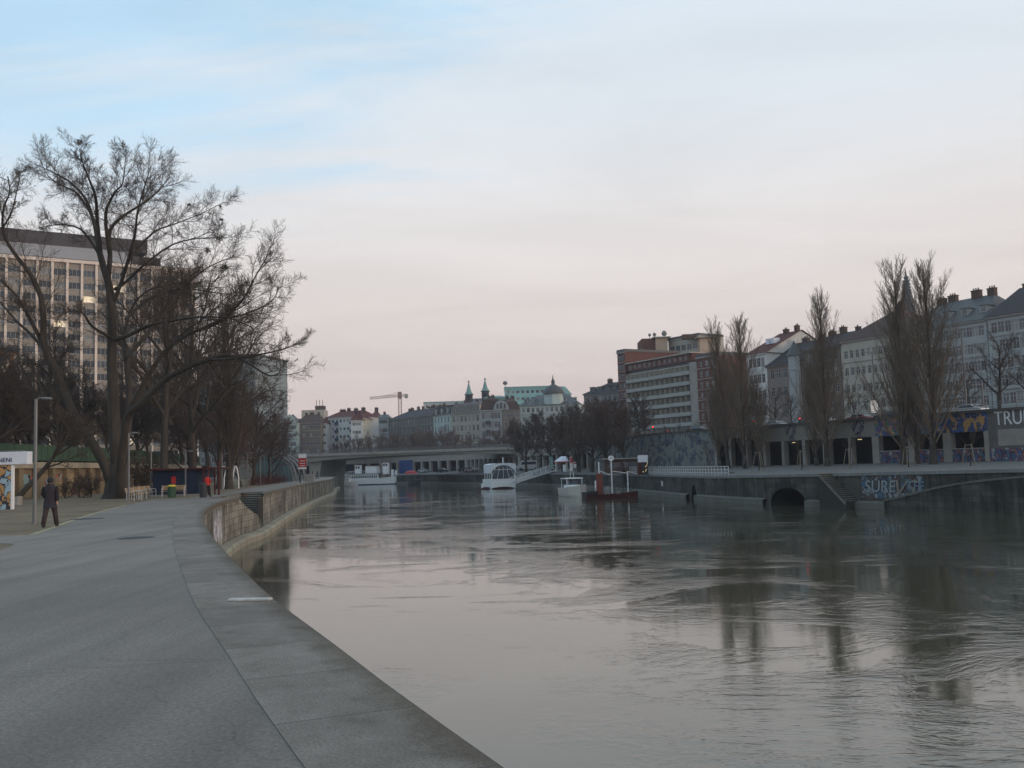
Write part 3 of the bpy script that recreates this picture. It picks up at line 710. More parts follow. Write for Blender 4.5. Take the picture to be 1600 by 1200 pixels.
# ------------------------------------------------------------------ buildings
def facade(mb, O, U, Nn, W, H, holes, rev=.18, m=0):
    us = sorted({0., W} | {h[0] for h in holes} | {h[1] for h in holes}); zs_ = sorted({0., H} | {h[2] for h in holes} | {h[3] for h in holes})
    hs = {(round(h[0], 4), round(h[2], 4)): h for h in holes}
    uidx = {round(u, 4): i for i, u in enumerate(us)}; zidx = {round(z, 4): i for i, z in enumerate(zs_)}
    cov = set()
    for h in holes:
        for i in range(uidx[round(h[0], 4)], uidx[round(h[1], 4)]):
            for j in range(zidx[round(h[2], 4)], zidx[round(h[3], 4)]): cov.add((i, j))
    P = lambda u, z, d=0: O + U * u + Z * z - Nn * d
    for j in range(len(zs_) - 1):
        i = 0
        while i < len(us) - 1:
            if (i, j) in cov: i += 1; continue
            k = i
            while k + 1 < len(us) - 1 and (k + 1, j) not in cov: k += 1
            mb.face([P(us[i], zs_[j]), P(us[k + 1], zs_[j]), P(us[k + 1], zs_[j + 1]), P(us[i], zs_[j + 1])], m); i = k + 1
    for a, b, c, d in [h[:4] for h in holes]:
        mb.face([P(a, c), P(a, c, rev), P(a, d, rev), P(a, d)], m); mb.face([P(b, c), P(b, c, rev), P(b, d, rev), P(b, d)], m)
        mb.face([P(a, c), P(b, c), P(b, c, rev), P(a, c, rev)], m); mb.face([P(a, d), P(b, d), P(b, d, rev), P(a, d, rev)], m)
_wc = {}
def window_mesh(w, h, style, fm, gm):
    k = (round(w, 2), round(h, 2), style, fm.name, gm.name)
    if k in _wc: return _wc[k]
    mb = MB(); t = .07; e = .004
    mb.face([(e, -.02, e), (w - e, -.02, e), (w - e, -.02, h - e), (e, -.02, h - e)], 1)
    def bar(x0, z0, x1, z1): mb.box(x0, -.09, z0, x1, -.021, z1, 0)
    bar(e, e, t, h - e); bar(w - t, e, w - e, h - e); bar(t, e, w - t, t); bar(t, h - t, w - t, h - e)
    if style == 'cross': bar(w / 2 - t / 2, t, w / 2 + t / 2, h - t); bar(t, h * .68, w / 2 - t / 2, h * .68 + t); bar(w / 2 + t / 2, h * .68, w - t, h * .68 + t)
    if style == 'split': bar(w / 2 - t / 2, t, w / 2 + t / 2, h - t)
    if style == 'triple':
        for q in (1, 2): bar(w * q / 3 - t / 2, t, w * q / 3 + t / 2, h - t)
    me_o = mb.build('w', [fm, gm]); me = me_o.data; bpy.data.objects.remove(me_o); me.name = 'window'; _wc[k] = me; return me
def windows(root, lst, fm, style, rng, lim=100, lit=0, glw=(5, 3, 2)):
    n = 0; extra = []
    for (O, U, Nn, a, b, c, d, rev) in lst:
        p = O + U * a + Z * c - Nn * rev
        gm = rng.choices(GL, glw)[0]
        if rng.random() < lit: gm = LITW
        me = window_mesh(b - a, d - c, style, fm, gm); rz = math.atan2(U.y, U.x)
        if n < lim:
            o = bpy.data.objects.new('window', me); C.objects.link(o); o.parent = root; o.location = p; o.rotation_euler = (0, 0, rz); n += 1
        else: extra.append((me, p, rz))
    if extra:
        mb = MB(); ms = [fm] + GL + [LITW]; nm = {q.name: i for i, q in enumerate(ms)}
        for me, p, rz in extra:
            M_ = Matrix.Translation(p) @ Matrix.Rotation(rz, 4, 'Z'); b = len(mb.v)
            mb.v += [tuple(M_ @ v.co) for v in me.vertices]
            for f in me.polygons: mb.f.append(tuple(b + i for i in f.vertices)); mb.m.append(nm[me.materials[f.material_index].name])
        o = mb.build('windows', ms, root); o['kind'] = 'stuff'
def roof_mesh(mb, W, Dp, H, rise, inset, over=.5, flat=0.):
    e = over; y0, y1 = -e, Dp + e; x0, x1 = -e, W + e; yr = Dp / 2; a = inset
    if a == 0:
        mb.face([(x0, y0, H), (x1, y0, H), (x1, yr, H + rise), (x0, yr, H + rise)]); mb.face([(x0, y1, H), (x1, y1, H), (x1, yr, H + rise), (x0, yr, H + rise)])
        mb.face([(x0, y0, H - .02), (x1, y0, H - .02), (x1, y1, H - .02), (x0, y1, H - .02)])
    else:
        fl = flat
        r0_, r1_ = yr - fl, yr + fl
        A = [(x0, y0, H), (x1, y0, H), (x1, y1, H), (x0, y1, H)]; B_ = [(a, r0_, H + rise), (W - a, r0_, H + rise), (W - a, r1_, H + rise), (a, r1_, H + rise)]
        for i in range(4): j = (i + 1) % 4; mb.face([A[i], A[j], B_[j], B_[i]])
        mb.face(B_); mb.face(A[::-1])
def building(name, label, p0, p1, zb, ze, dep, wall, roof, floors, bays, fh=3.5, win=(1.1, 1.9), rise=4, inset=3, over=.5, flat=.01, style='cross', fm=None, cat='building',
             chim=3, dorm=0, side=None, sbays=3, lit=.0, top=1.1, mans=0, courses=(), seed=1, group=None, rtype='hip', rdep=None, lim=100, chm=None, margin=.6):
    rng = random.Random(seed); fm = fm or MT['frame']
    p0 = Vector((p0.x, p0.y, 0)); p1 = Vector((p1.x, p1.y, 0)); d = p1 - p0; W = d.length; H = ze - zb
    t = thing(name, label, cat, (p0.x, p0.y, zb), math.atan2(d.y, d.x), group)
    mb = MB(); X = Vector((1, 0, 0)); Y = Vector((0, 1, 0)); O = Vector((0, 0, 0)); lst = []
    def holes(W_, nb):
        out = []; bw = (W_ - 2 * margin) / nb
        for j in range(floors):
            zt_ = H - top - j * fh; c = zt_ - win[1]
            if c < .3: break
            for i in range(nb):
                u = margin + (i + .5) * bw; out.append((u - win[0] / 2, u + win[0] / 2, c, zt_))
        return out
    hf = holes(W, bays); facade(mb, O, X, -Y, W, H, hf); lst += [(O, X, -Y, *h, .18) for h in hf]
    if side == 'R':
        hs = holes(dep, sbays); O2 = Vector((W, 0, 0)); facade(mb, O2, Y, X, dep, H, hs); lst += [(O2, Y, X, *h, .18) for h in hs]
    else: mb.face([(W, 0, 0), (W, dep, 0), (W, dep, H), (W, 0, H)])
    if side == 'L':
        hs = holes(dep, sbays); O2 = Vector((0, dep, 0)); facade(mb, O2, -Y, -X, dep, H, hs); lst += [(O2, -Y, -X, *h, .18) for h in hs]
    else: mb.face([(0, 0, 0), (0, dep, 0), (0, dep, H), (0, 0, H)])
    mb.face([(0, dep, 0), (W, dep, 0), (W, dep, H), (0, dep, H)])
    if rtype == 'hip' and inset == 0:
        for x in (0.01, W - .01): mb.face([(x, 0, H), (x, dep, H), (x, dep / 2, H + rise)])
    mb.face([(0, .3, H - .3), (W, .3, H - .3), (W, dep, H - .3), (0, dep, H - .3)])
    mb.build('wall', wall, t)
    windows(t, lst, fm, style, rng, lim, lit)
    mm = MB(); mm.box(-.25, -.35, H - .35, W + .25, -.002, H - .02)
    if side == 'R': mm.box(W + .002, -.002, H - .35, W + .35, dep, H - .02)
    if side == 'L': mm.box(-.35, -.002, H - .35, -.002, dep, H - .02)
    for c in courses:
        z = H - top - c * fh + (fh - win[1]) * .5; mm.box(0, -.14, z, W, -.002, z + .22)
    mm.build('cornice', wall if not courses else MT['concrete'], t)
    rf = None
    if rtype == 'hip':
        mm = MB()
        if mans:
            q = 1.2; y0 = -.1
            A = [(0, y0, H), (W, y0, H), (W, dep, H), (0, dep, H)]; B_ = [(q, q + y0, H + mans), (W - q, q + y0, H + mans), (W - q, dep - q, H + mans), (q, dep - q, H + mans)]
            for i in range(4): j = (i + 1) % 4; mm.face([A[i], A[j], B_[j], B_[i]])
            m2 = MB(); roof_mesh(m2, W - 2 * q, dep - 2 * q, H + mans, rise, inset, 0.1, flat)
            for f in m2.f: mm.face([(m2.v[i][0] + q, m2.v[i][1] + q, m2.v[i][2]) for i in f])
        else: roof_mesh(mm, W, dep, H, rise, inset, over, flat)
        rf = mm.build('roof', roof, t)
        for k in range(chim):
            x = W * (k + .5 + rng.uniform(-.2, .2)) / chim; h = rng.uniform(.5, 1.2); w_ = rng.uniform(.8, 1.9)
            x = min(max(x, inset + .5), W - inset - .5) if W > 2 * inset + 2 else W / 2
            y = dep / 2 + rng.uniform(-.5, .5); zt_ = H + mans + rise
            mm = MB(); mm.box(x - w_ / 2, y - .5, zt_ - 1.2, x + w_ / 2, y + .5, zt_ + h); mm.box(x - w_ / 2 - .1, y - .6, zt_ + h, x + w_ / 2 + .1, y + .6, zt_ + h + .15)
            for s_ in range(int(w_ / .5)): mm.tube([(x - w_ / 2 + .3 + s_ * .5, y, zt_ + h + .1), (x - w_ / 2 + .3 + s_ * .5, y, zt_ + h + .6)], .13, 6)
            mm.build('chimney', chm or MT['brickb'], rf)
        for k in range(dorm):
            x = W * (k + .5) / dorm
            if mans: z0, yf, hh = H + .35, -.12, mans * .62
            else: z0, yf, hh = H + rise * .28, dep * .5 * .28 - over * .5, 1.3
            mm = MB(); mm.box(x - .75, yf, z0, x + .75, yf + 2.5, z0 + hh, 0); mm.box(x - .55, yf - .03, z0 + .2, x + .55, yf - .004, z0 + hh - .2, 1); mm.box(x - .9, yf - .15, z0 + hh, x + .9, yf + 2.6, z0 + hh + .12, 2)
            mm.build('dormer', [wall, GL[1], roof], rf)
    else:
        mm = MB(); mm.box(-.15, -.15, H, W + .15, .2, H + .8); mm.box(-.15, .2, H, .2, dep, H + .8); mm.box(W - .2, .2, H, W + .15, dep, H + .8); mm.box(.2, .2, H - .1, W - .2, dep, H + .1)
        rf = mm.build('roof', roof, t)
    return t, W, H
def bl(name, label, L_, R_, **kw):
    a, b = at(*L_), at(*R_); zb = kw.pop('zb', ZR)
    return building(name, label, a, b, zb, (a.z + b.z) / 2, **kw)
def bf(name, label, L_, R_, a_, **kw):
    a, b = onl(L_[0], L_[1], a_), onl(R_[0], R_[1], a_)
    return building(name, label, a, b, ZR, (a.z + b.z) / 2, **kw)
M_ = MT
# right hand row
bf('apartment_house', 'long pale blue house with grey roof behind the two tallest poplars', (1402, 520), (1541, 499), 188, dep=18, wall=M_['blue_wall'], roof=M_['roofgrey'], floors=6, bays=15, fh=3.3, win=(1.15, 1.9), rise=6, inset=4, chim=4, dorm=5, courses=(2, 4), seed=3)
bf('apartment_house', 'pale house at the right edge with brick chimneys and a skylight strip', (1542, 499), (1690, 470), 187.5, dep=18, wall=M_['blue_wall'], roof=M_['roofdark'], floors=6, bays=12, fh=3.3, win=(1.2, 2.), rise=6, inset=1, chim=4, courses=(1, 4), seed=4)
bf('apartment_house', 'cream classical house with small paired windows left of the tall poplars', (1313, 536), (1401, 519), 190, dep=22, wall=M_['cream'], roof=M_['roofbrown'], floors=5, bays=9, fh=3.75, win=(.95, 1.7), rise=7, inset=7, chim=4, courses=(1, 3), top=2.2, seed=5, side='L', sbays=5)
bf('apartment_house', 'brownish house with dark roof hidden behind the single poplar', (1255, 549), (1312, 540), 190, dep=16, wall=M_['brown_wall'], roof=M_['roofdark'], floors=5, bays=6, fh=3.6, rise=4, inset=1, chim=3, seed=6)
t, W_, H_ = bf('apartment_house', 'greyish pink house with steep dark roof and a small corner turret', (1198, 574), (1254, 563), 190, dep=20, wall=M_['pink_wall'], roof=M_['roofdark'], floors=5, bays=5, fh=4.2, win=(1.2, 2.2), rise=6, inset=0, chim=2, dorm=0, seed=7, side='L')
mm = MB(); mm.loft([(W_ - 2, -.6, H_ - 16, 1.6, 1.2), (W_ - 2, -.6, H_ + 1.5, 1.6, 1.2)], 8); tu = mm.build('turret', M_['blue_wall'], t)
mm = MB(); mm.loft([(W_ - 2, -.6, H_ + 1.5, 2., 1.6), (W_ - 2, -.4, H_ + 5, .1, .1)], 8); mm.build('turret_roof', M_['roofgrey'], tu)
t, W_, H_ = bf('apartment_house', 'white gabled house with red roof and skylights beside the balcony block', (1166, 556), (1197, 550), 190, dep=24, wall=M_['white_wall'], roof=M_['roofred'], floors=5, bays=4, fh=4., win=(1.2, 2.2), rise=6, inset=0, chim=2, seed=8, side='L')
mm = MB()
for x in (.35, .6): mm.prism([(W_ * x, 4.4), (W_ * x + 1.1, 4.4), (W_ * x + 1.1, 6.4), (W_ * x, 6.4)], H_ + 2.6, H_ + 4.0)
mm.build('skylight', M_['whitesoft'], t)
# balcony block: red and cream modern building
aL, aR = onl(983, 588, 204), onl(1084, 565, 204); z1 = (aL.z + aR.z) / 2
p0 = Vector((aL.x, aL.y, 0)); p1 = Vector((aR.x, aR.y, 0)); W_ = (p1 - p0).length
t, W_, H_ = building('balcony_block', 'modern block with rows of long pale balconies and dark red brick ends', p0, p1, ZR, z1, 16, M_['cream'], M_['roofgrey'], 8, 13, fh=2.95, win=(1.9, 2.1), rtype='flat', top=.5, style='split', seed=9)
bal = mat('balcony_panels', (.28, .30, .29), .6, .15, .5)
for j in range(8):
    z = H_ - .5 - j * 2.95 - 2.45
    if z < 1: break
    mm = MB(); mm.box(.3, -1.6, z - .1, W_ - .3, -.01, z + .1, 1); mm.box(.3, -1.6, z + .1, W_ - .3, -1.52, z + 1.0, 0)
    for k in range(14): mm.box(.3 + k * (W_ - .7) / 13, -1.5, z + .1, .4 + k * (W_ - .7) / 13, -.02, z + 2.6, 2)
    mm.build('balcony', [bal, M_['concrete'], M_['cream']], t)
mm = MB(); z = H_ - .5 - 5 * 2.95 - 2.3; mm.box(W_ * .62, -1.75, z - 3, W_ * .66, -1.62, z - .6); mm.build('red_banner', M_['red'], t)
def brick_part(label, q0, q1, dep, ze, nb, seed, parent_z=ZR, fl=10):
    return building('brick_wing', label, q0, q1, parent_z, ze, dep, M_['brick'], M_['roofgrey'], fl, nb, fh=2.95, win=(1.25, 1.5), rtype='flat', courses=tuple(range(fl)), top=1.2, seed=seed)
u = (p1 - p0).normalized(); nrm = Vector((u.y, -u.x, 0))
mm = MB(); mm.box(W_ + .02, -1.7, 0, W_ + 3.2, 0, H_ + .3); mm.build('grey_pier', M_['concrete'], t)
# brick end, right
q0 = p1 + u * 3.25 + nrm * 1.7; q1 = q0 + u * 8.5
brick_part('red brick end wing on the right of the long balconies', q0, q1, 17, z1 + 1.3, 3, 11)
# top floor brick band and set back
w0 = p0 + nrm * .2; 
mm = MB(); mm.box(0, -.6, H_ + .81, W_, 9, H_ + 3.1, 0); mm.box(-.3, -1.4, H_ + 3.1, W_ + .3, 10, H_ + 3.4, 1)
for k in range(12): mm.box(1 + k * (W_ - 2) / 12, -.63, H_ + 1.2, 2.4 + k * (W_ - 2) / 12, -.605, H_ + 2.6, 2)
mm.build('attic_storey', [M_['brick'], M_['cream'], GL[0]], t)
# tall brick tower on the left end
q1 = p0 - u * .1 + nrm * 1.2; q0 = q1 - u * 4.2
zt = zat(975, 551, q0.y)
brick_part('tall dark red brick tower at the left end of the balcony block', q0, q1, 22, zt, 3, 12, fl=13)
# rear penthouse blocks
def rear(label, xa, xb, y, D, dep, wallm, h2, dishes=False, cap=True, zb=ZR):
    a, b = at(xa, y, D), at(xb, y + (xa - xb) * .03, D * 1.0); 
    tt = thing('rooftop_block', label, 'building', (a.x, a.y, zb), math.atan2(b.y - a.y, b.x - a.x)); W = (b - a).length; H = a.z - zb
    mm = MB(); mm.box(0, 0, 0, W, dep, H); mm.build('wall', wallm, tt)
    if cap: mm = MB(); mm.box(-1, -1, H, W + 1, dep + 1, H + .35); mm.build('roof_slab', M_['cream'], tt)
    return tt, W, H
tt, W2, H2 = rear('beige rooftop block carrying satellite dishes above the red brick tower', 1024, 1043, 528, 330, 14, M_['beige'], 0)
mm = MB(); mm.box(-4.6, .8, 0, -.02, 13, H2 - .02); mm.box(-9, 1.5, 0, -4.6, 12, H2 - 4); mm.build('brick_side', M_['brick'], tt)
mm = MB()
for x, s_ in ((-1.5, 1.1), (.2, 1.3), (3.6, 1.9)):
    mm.tube([(x, 3, H2 + .3), (x, 3, H2 + 1 + s_ * .3)], .12, 6); mm.loft([(x, 3 - .0, H2 + .9, .05, .05), (x, 3, H2 + 1.1, s_ * .35, s_ * .2), (x, 3, H2 + .9 + s_ * .5, s_ * .52, s_ * .3), (x, 3, H2 + .9 + s_ * .9, s_ * .35, s_ * .2), (x, 3, H2 + .9 + s_ * 1.05, .05, .05)], 12)
mm.build('satellite_dishes', M_['steel'], tt, smooth=True)
tt, W2, H2 = rear('beige rooftop block on the right above the balcony block', 1093, 1112, 528, 318, 12, M_['beige'], 0)
mm = MB(); mm.box(-5, 3, H2 + .3, -.5, 6, H2 + 1.8); mm.box(2, 3, H2 + .3, 3.5, 6, H2 + 1); mm.build('chimney', M_['brickb'], tt)
t3, W3, H3 = building('rooftop_block', 'pale penthouse storey with square windows between the two beige blocks', at(1044, 532, 334), at(1092, 530, 322), ZR, at(1044, 532, 334).z, 12, M_['cream'], M_['roofgrey'], 2, 5, fh=4, win=(2, 2.), rtype='flat', top=2.4, seed=13, style='split'), 0, 0
# far rows beyond the bridge
t, W_, H_ = bl('apartment_house', 'dark roofed house with dormers between the domed building and the brick tower', (912, 615, 345), (972, 613, 335), dep=22, wall=M_['grey_wall'], roof=M_['roofdark'], floors=5, bays=8, fh=3.4, rise=4.5, inset=4, chim=2, dorm=5, seed=21)
t, W_, H_ = bl('domed_building', 'ornate grey building with a green grey corner dome', (812, 633, 400), (905, 631, 396), dep=24, wall=M_['greenish'], roof=M_['roofgrey'], floors=5, bays=12, fh=3.8, win=(1.2, 1.9), rise=5, inset=6, chim=0, dorm=6, mans=0, courses=(1,), seed=22)
dx = W_ * .56
mm = MB(); mm.loft([(dx, 3, H_, 4.4, 4.4), (dx, 3, H_ + 4.6, 3.8, 3.8)], 8); db = mm.build('dome_drum', M_['greenish'], t)
mm = MB(); mm.loft([(dx, 3, H_ + 4.6, 4.5, 4.5), (dx, 3, H_ + 5.0, 4.5, 4.5), (dx, 3, H_ + 6.2, 4., 4.), (dx, 3, H_ + 7.4, 2.9, 2.9), (dx, 3, H_ + 8.2, 1.4, 1.4), (dx, 3, H_ + 8.6, .7, .7), (dx, 3, H_ + 10., .8, .8), (dx, 3, H_ + 10.6, .35, .35), (dx, 3, H_ + 12.6, .06, .06)], 16)
mm.build('dome', M_['roofgrey'], db, smooth=False)
t, W_, H_ = bl('office_building', 'modern pale green glass storeys rising behind the domed building', (788, 608, 470), (868, 604, 470), dep=30, wall=mat('green_glass_cladding', (.22, .42, .42), .3, .2, .2), roof=M_['copper'], floors=3, bays=10, fh=3.4, win=(1.6, 1.5), rtype='flat', style='none', seed=23)
mm = MB(); mm.loft([(W_, 2, H_ - 9, 5, 5), (W_ + 4, 2, H_ - 3.5, 4, 4), (W_ + 2, 2, H_ + .2, 3, 3)], 10); mm.build('curved_end', M_['copper'], t)
mm = MB(); mm.tube([(.5, 1, H_), (.5, 1, H_ + 2)], .12, 6); mm.loft([(.5, 1, H_ + 1.8, .1, .1), (.5, 1, H_ + 2.1, .9, .9), (.5, 1, H_ + 2.8, 1.2, 1.2), (.5, 1, H_ + 3.5, .9, .9), (.5, 1, H_ + 3.9, .1, .1)], 10); mm.build('radar_ball', M_['steel'], t)
bl('office_building', 'low pale green glass roof storey left of the glass office', (756, 622, 440), (792, 620, 440), dep=20, wall=M_['copper'], roof=M_['copper'], floors=1, bays=4, fh=3.4, win=(2, 1.5), rtype='hip', rise=1.5, inset=3, chim=0, style='none', seed=24)
t, W_, H_ = bl('apartment_house', 'pale blue white house with arched gable and dark red mansard beside the trees', (750, 641, 372), (784, 640, 372), dep=16, wall=M_['blue_wall'], roof=M_['roofbrown'], floors=6, bays=6, fh=3.5, win=(1.1, 2.3), rise=1, inset=3, mans=4.2, chim=2, seed=25)
mm = MB(); mm.prism([(0, 0)] + [(6 * .5 - 3 * math.cos(math.pi * k / 10), 3.6 * math.sin(math.pi * k / 10)) for k in range(11)] + [(6, 0)], 0, .8)
gb = mm.build('arched_gable', M_['blue_wall'], t); gb.location = (W_ * .62, .5, H_ - .02); gb.rotation_euler = (R(90), 0, 0)
mm = MB()
for k in range(3): mm.box(1.2 + k * 1.4, -.06, .4, 2. + k * 1.4, .0, 2.3 + (k == 1) * .5)
g = mm.build('gable_windows', GL[0], t); g.location = (W_ * .62, -.34, H_)
for j in range(5): mm = MB(); mm.box(W_ * .25, -1., H_ - 5.2 - j * 3.5, W_ * .45, -.01, H_ - 4.2 - j * 3.5); mm.build('balcony', M_['roofgrey'], t)
t, W_, H_ = bl('apartment_house', 'dark greenish house right of the arched gable house behind bare trees', (785, 640, 380), (813, 640, 380.5), dep=16, wall=M_['grey_wall'], roof=M_['roofbrown'], floors=6, bays=5, fh=3.5, rise=2, inset=2, mans=3.2, chim=2, seed=26)
t, W_, H_ = bl('apartment_house', 'cream corner house with grey mansard roof and dormers below the twin spires', (704, 646, 412), (751, 645, 404), dep=18, wall=M_['cream'], roof=mat('mauve_slate', (.17, .15, .15), .8, .2, .5), floors=5, bays=7, fh=4., win=(1.3, 2.5), rise=.8, inset=3, mans=4.3, chim=1, dorm=7, courses=(0, 2), seed=27)
bl('apartment_house', 'pale grey green house with dark mansard adjoining the cream corner house', (677, 649, 432), (703.6, 647, 413), dep=18, wall=M_['greenish'], roof=M_['roofdark'], floors=5, bays=5, fh=4., win=(1.3, 2.5), rise=.8, inset=3, mans=3.8, chim=2, dorm=3, courses=(0,), seed=28)
bl('apartment_house', 'long dark grey block with a chimney lined roof under the crane', (607, 655, 470), (676.5, 649, 433), dep=18, wall=mat('dark_grey_plaster', (.13, .125, .11), .9, .2, .3), roof=M_['roofdark'], floors=5, bays=14, fh=4., win=(1.2, 2.2), rise=4.2, inset=5, chim=8, courses=(1,), seed=29)
bl('apartment_house', 'narrow pale blue house in the gap left of the long dark block', (590, 653, 470), (606.5, 652, 470), dep=16, wall=M_['blue_wall'], roof=M_['roofgrey'], floors=5, bays=4, fh=4.2, win=(1.1, 1.8), rise=2, inset=1, chim=1, seed=30)
bl('apartment_house', 'red roofed house peeking out right of the white block', (580, 650, 485), (590, 650, 485), dep=16, wall=M_['beige'], roof=M_['roofred'], floors=4, bays=2, fh=3.5, rise=4, inset=2, chim=1, seed=31)
# white block with red roofs
t, W_, H_ = bl('apartment_block', 'large white block with red hipped roof and blue balconies beyond the bridge', (510, 652, 440), (566, 651, 434), dep=16, wall=M_['white_wall'], roof=M_['roofred'], floors=7, bays=9, fh=3.6, win=(1.1, 1.3), rise=3.2, inset=3, chim=6, style='split', seed=32)
mm = MB(); mm.box(-.02, -1.5, 0, 0, 0, 1)
for bx in (2, 6):
    for j in range(7): x = .6 + (bx + .15) * (W_ - 1.2) / 9 * 1.0; m2 = MB(); m2.box(x, -1.1, H_ - 3.4 - j * 3.6, x + 1.4, -.01, H_ - 2.2 - j * 3.6); m2.build('balcony', M_['blue'], t)
w2, _, H5 = bl('block_wing', 'white projecting left wing with low red roof of the big white block', (502, 661, 430), (509.8, 661, 430), dep=13, wall=M_['white_wall'], roof=M_['roofred'], floors=6, bays=2, fh=3.6, win=(1.1, 1.3), rise=3, inset=2, chim=0, style='split', seed=33)
w2, _, H5 = bl('block_wing', 'white projecting corner wing with red pyramid roof, right part of the big white block', (548, 657, 424), (566, 656, 424), dep=9, wall=M_['white_wall'], roof=M_['roofred'], floors=6, bays=3, fh=3.6, win=(1.1, 1.3), rise=4.5, inset=3.5, chim=0, style='split', seed=34)
w2, _, H5 = bl('block_wing', 'side wing coloured sunlit yellow, turned away at the right of the white block', (566.3, 655, 425), (588, 655, 452), dep=4.5, wall=M_['sunlit_white'], roof=M_['roofred'], floors=6, bays=4, fh=3.6, win=(1.0, 1.3), rise=2.5, inset=1, chim=1, style='split', seed=35)
bl('apartment_house', 'brown grey house with a pale attic band left of the white block', (464.5, 661, 425), (501.5, 660, 425), dep=16, wall=M_['brown_wall'], roof=M_['roofbrown'], floors=6, bays=6, fh=3.6, win=(1.1, 1.5), rise=4, inset=2, chim=3, seed=36, courses=(1,))
tt, W2, H2 = rear('pale rooftop structure with antennas above the brown grey house', 471, 506, 641, 470, 10, M_['cream'], 0, cap=False)
mm = MB(); mm.box(6.5, 1, H2, 11, 5, H2 + 2)
for x in (7, 8.6, 10): mm.tube([(x, 2, H2 + 2), (x, 2, H2 + 5)], .14, 5)
mm.build('antenna_mast', M_['brickb'], tt)
t, W_, H_ = bl('apartment_house', 'pale green gabled house at the left end of the bridge', (440, 661, 420), (464, 661, 420), dep=14, wall=M_['greenish'], roof=M_['roofgrey'], floors=5, bays=5, fh=3.6, win=(1.1, 1.7), rise=3, inset=2, mans=1.2, chim=0, courses=(1, 2), seed=37)
mm = MB(); mm.prism([(0, 0), (5.5, 0), (4.2, 2.6), (2.75, 4), (1.3, 2.6)], 0, .6); g = mm.build('gable', M_['greenish'], t); g.location = (.8, -.05, H_ + .002); g.rotation_euler = (R(90), 0, 0); g.location.y = .5
bl('office_building', 'plain blue grey block at the far left end of the bridge', (385, 657, 440), (439.5, 658, 430), dep=16, wall=mat('blue_grey_cladding', (.14, .18, .21), .7, .2, .2), roof=M_['roofgrey'], floors=6, bays=14, fh=3.4, win=(1.6, 1.6), rtype='flat', seed=38, style='split')
bl('office_building', 'pale flat roofed block behind the long dark block roof', (662, 630, 540), (760, 628, 540), dep=20, wall=M_['white_wall'], roof=M_['copper'], floors=2, bays=12, fh=4, win=(1.6, 1.6), rtype='flat', seed=39, style='split')
# twin spires
def spire(label, px, ytip, ybase, D, w):
    p = at(px, ybase, D); zt = zat(px, ytip, D); H = zt - p.z
    t = thing('church_tower', label, 'church tower', (p.x, p.y, ZR)); h0 = p.z - ZR
    mm = MB(); mm.loft([(0, 0, 0, w, w), (0, 0, h0 + H * .30, w, w), (0, 0, h0 + H * .32, w * 1.25, w * 1.25), (0, 0, h0 + H * .35, w * 1.25, w * 1.25)], 8); mm.build('tower', M_['stone'], t)
    mm = MB(); mm.loft([(0, 0, h0 + H * .35, w * 1.1, w * 1.1), (0, 0, h0 + H * .5, w * .65, w * .65), (0, 0, h0 + H * .85, w * .15, w * .15)], 8); mm.build('spire', M_['copper'], t)
    mm = MB(); mm.tube([(0, 0, h0 + H * .84), (0, 0, h0 + H)], .18, 5); mm.loft([(0, 0, h0 + H * .88, .1, .1), (0, 0, h0 + H * .915, .75, .75), (0, 0, h0 + H * .95, .1, .1)], 8); mm.build('finial', M_['stone'], t)
    mm = MB()
    for k in range(4): mm.box(-w * 1.02 if k == 0 else -.5, -w * 1.02, h0 + H * .1, w * .2, -w * .9, h0 + H * .24)
    mm.build('belfry_openings', M_['dark'], t)
spire('left of two slim green spired church towers', 733, 594, 628, 520, 2.0)
spire('right of two slim green spired church towers', 758.5, 590, 622, 520, 2.0)
mm = MB(); t = thing('church_roof', 'low grey roof below the twin spires', 'church', tuple(at(722, 632, 525).to_2d()) + (ZR,)); zz_ = zat(722, 624, 525) - ZR
mm.box(0, 0, 0, 22, 20, zz_ - 4); mm.build('wall', M_['cream'], t); mm = MB(); roof_mesh(mm, 22, 20, zz_ - 4, 5, 6); mm.build('roof', M_['roofgrey'], t)
# crane
p = at(625.5, 660, 620); hz = zat(625.5, 618, 620) - ZR
t = thing('tower_crane', 'reddish tower crane above the long dark block', 'crane', (p.x, p.y, ZR))
def truss(A, B_, w, n, r=.09):
    A = Vector(A); B_ = Vector(B_); d = (B_ - A).normalized(); s_ = Vector((0, 1, 0)); q = d.cross(s_).normalized(); mm = MB()
    cs = [s_ * (i * w) + q * (j * w) for i in (-.5, .5) for j in (-.5, .5)]
    for c in cs: mm.tube([A + c, B_ + c], r, 4)
    for k in range(n):
        a, b = A.lerp(B_, k / n), A.lerp(B_, (k + 1) / n)
        for i, j in ((0, 1), (1, 3), (3, 2), (2, 0)): mm.tube([a + cs[i], b + cs[j]], r * .7, 3)
    return mm
cr = mat('crane_paint', (.26, .16, .13), .7, .2, .5)
truss((0, 0, 0), (0, 0, hz), 1.9, 26, .14).build('mast', cr, t)
truss((-.5, 0, hz), (-19.5, 0, hz - 1.2), 1.3, 14, .12).build('jib', cr, t); truss((.5, 0, hz), (5, 0, hz), 1.2, 4, .12).build('counter_jib', cr, t)
mm = MB(); mm.box(-1.2, -1, hz - 2, 1.2, 1, hz + 2.4); mm.tube([(0, 0, hz + 2.2), (-9, 0, hz + .4)], .1, 3); mm.build('cab', cr, t)
mm = MB(); mm.box(3.2, -1, hz - 1.8, 5.2, 1, hz + .8); mm.build('counterweight', M_['concrete'], t)
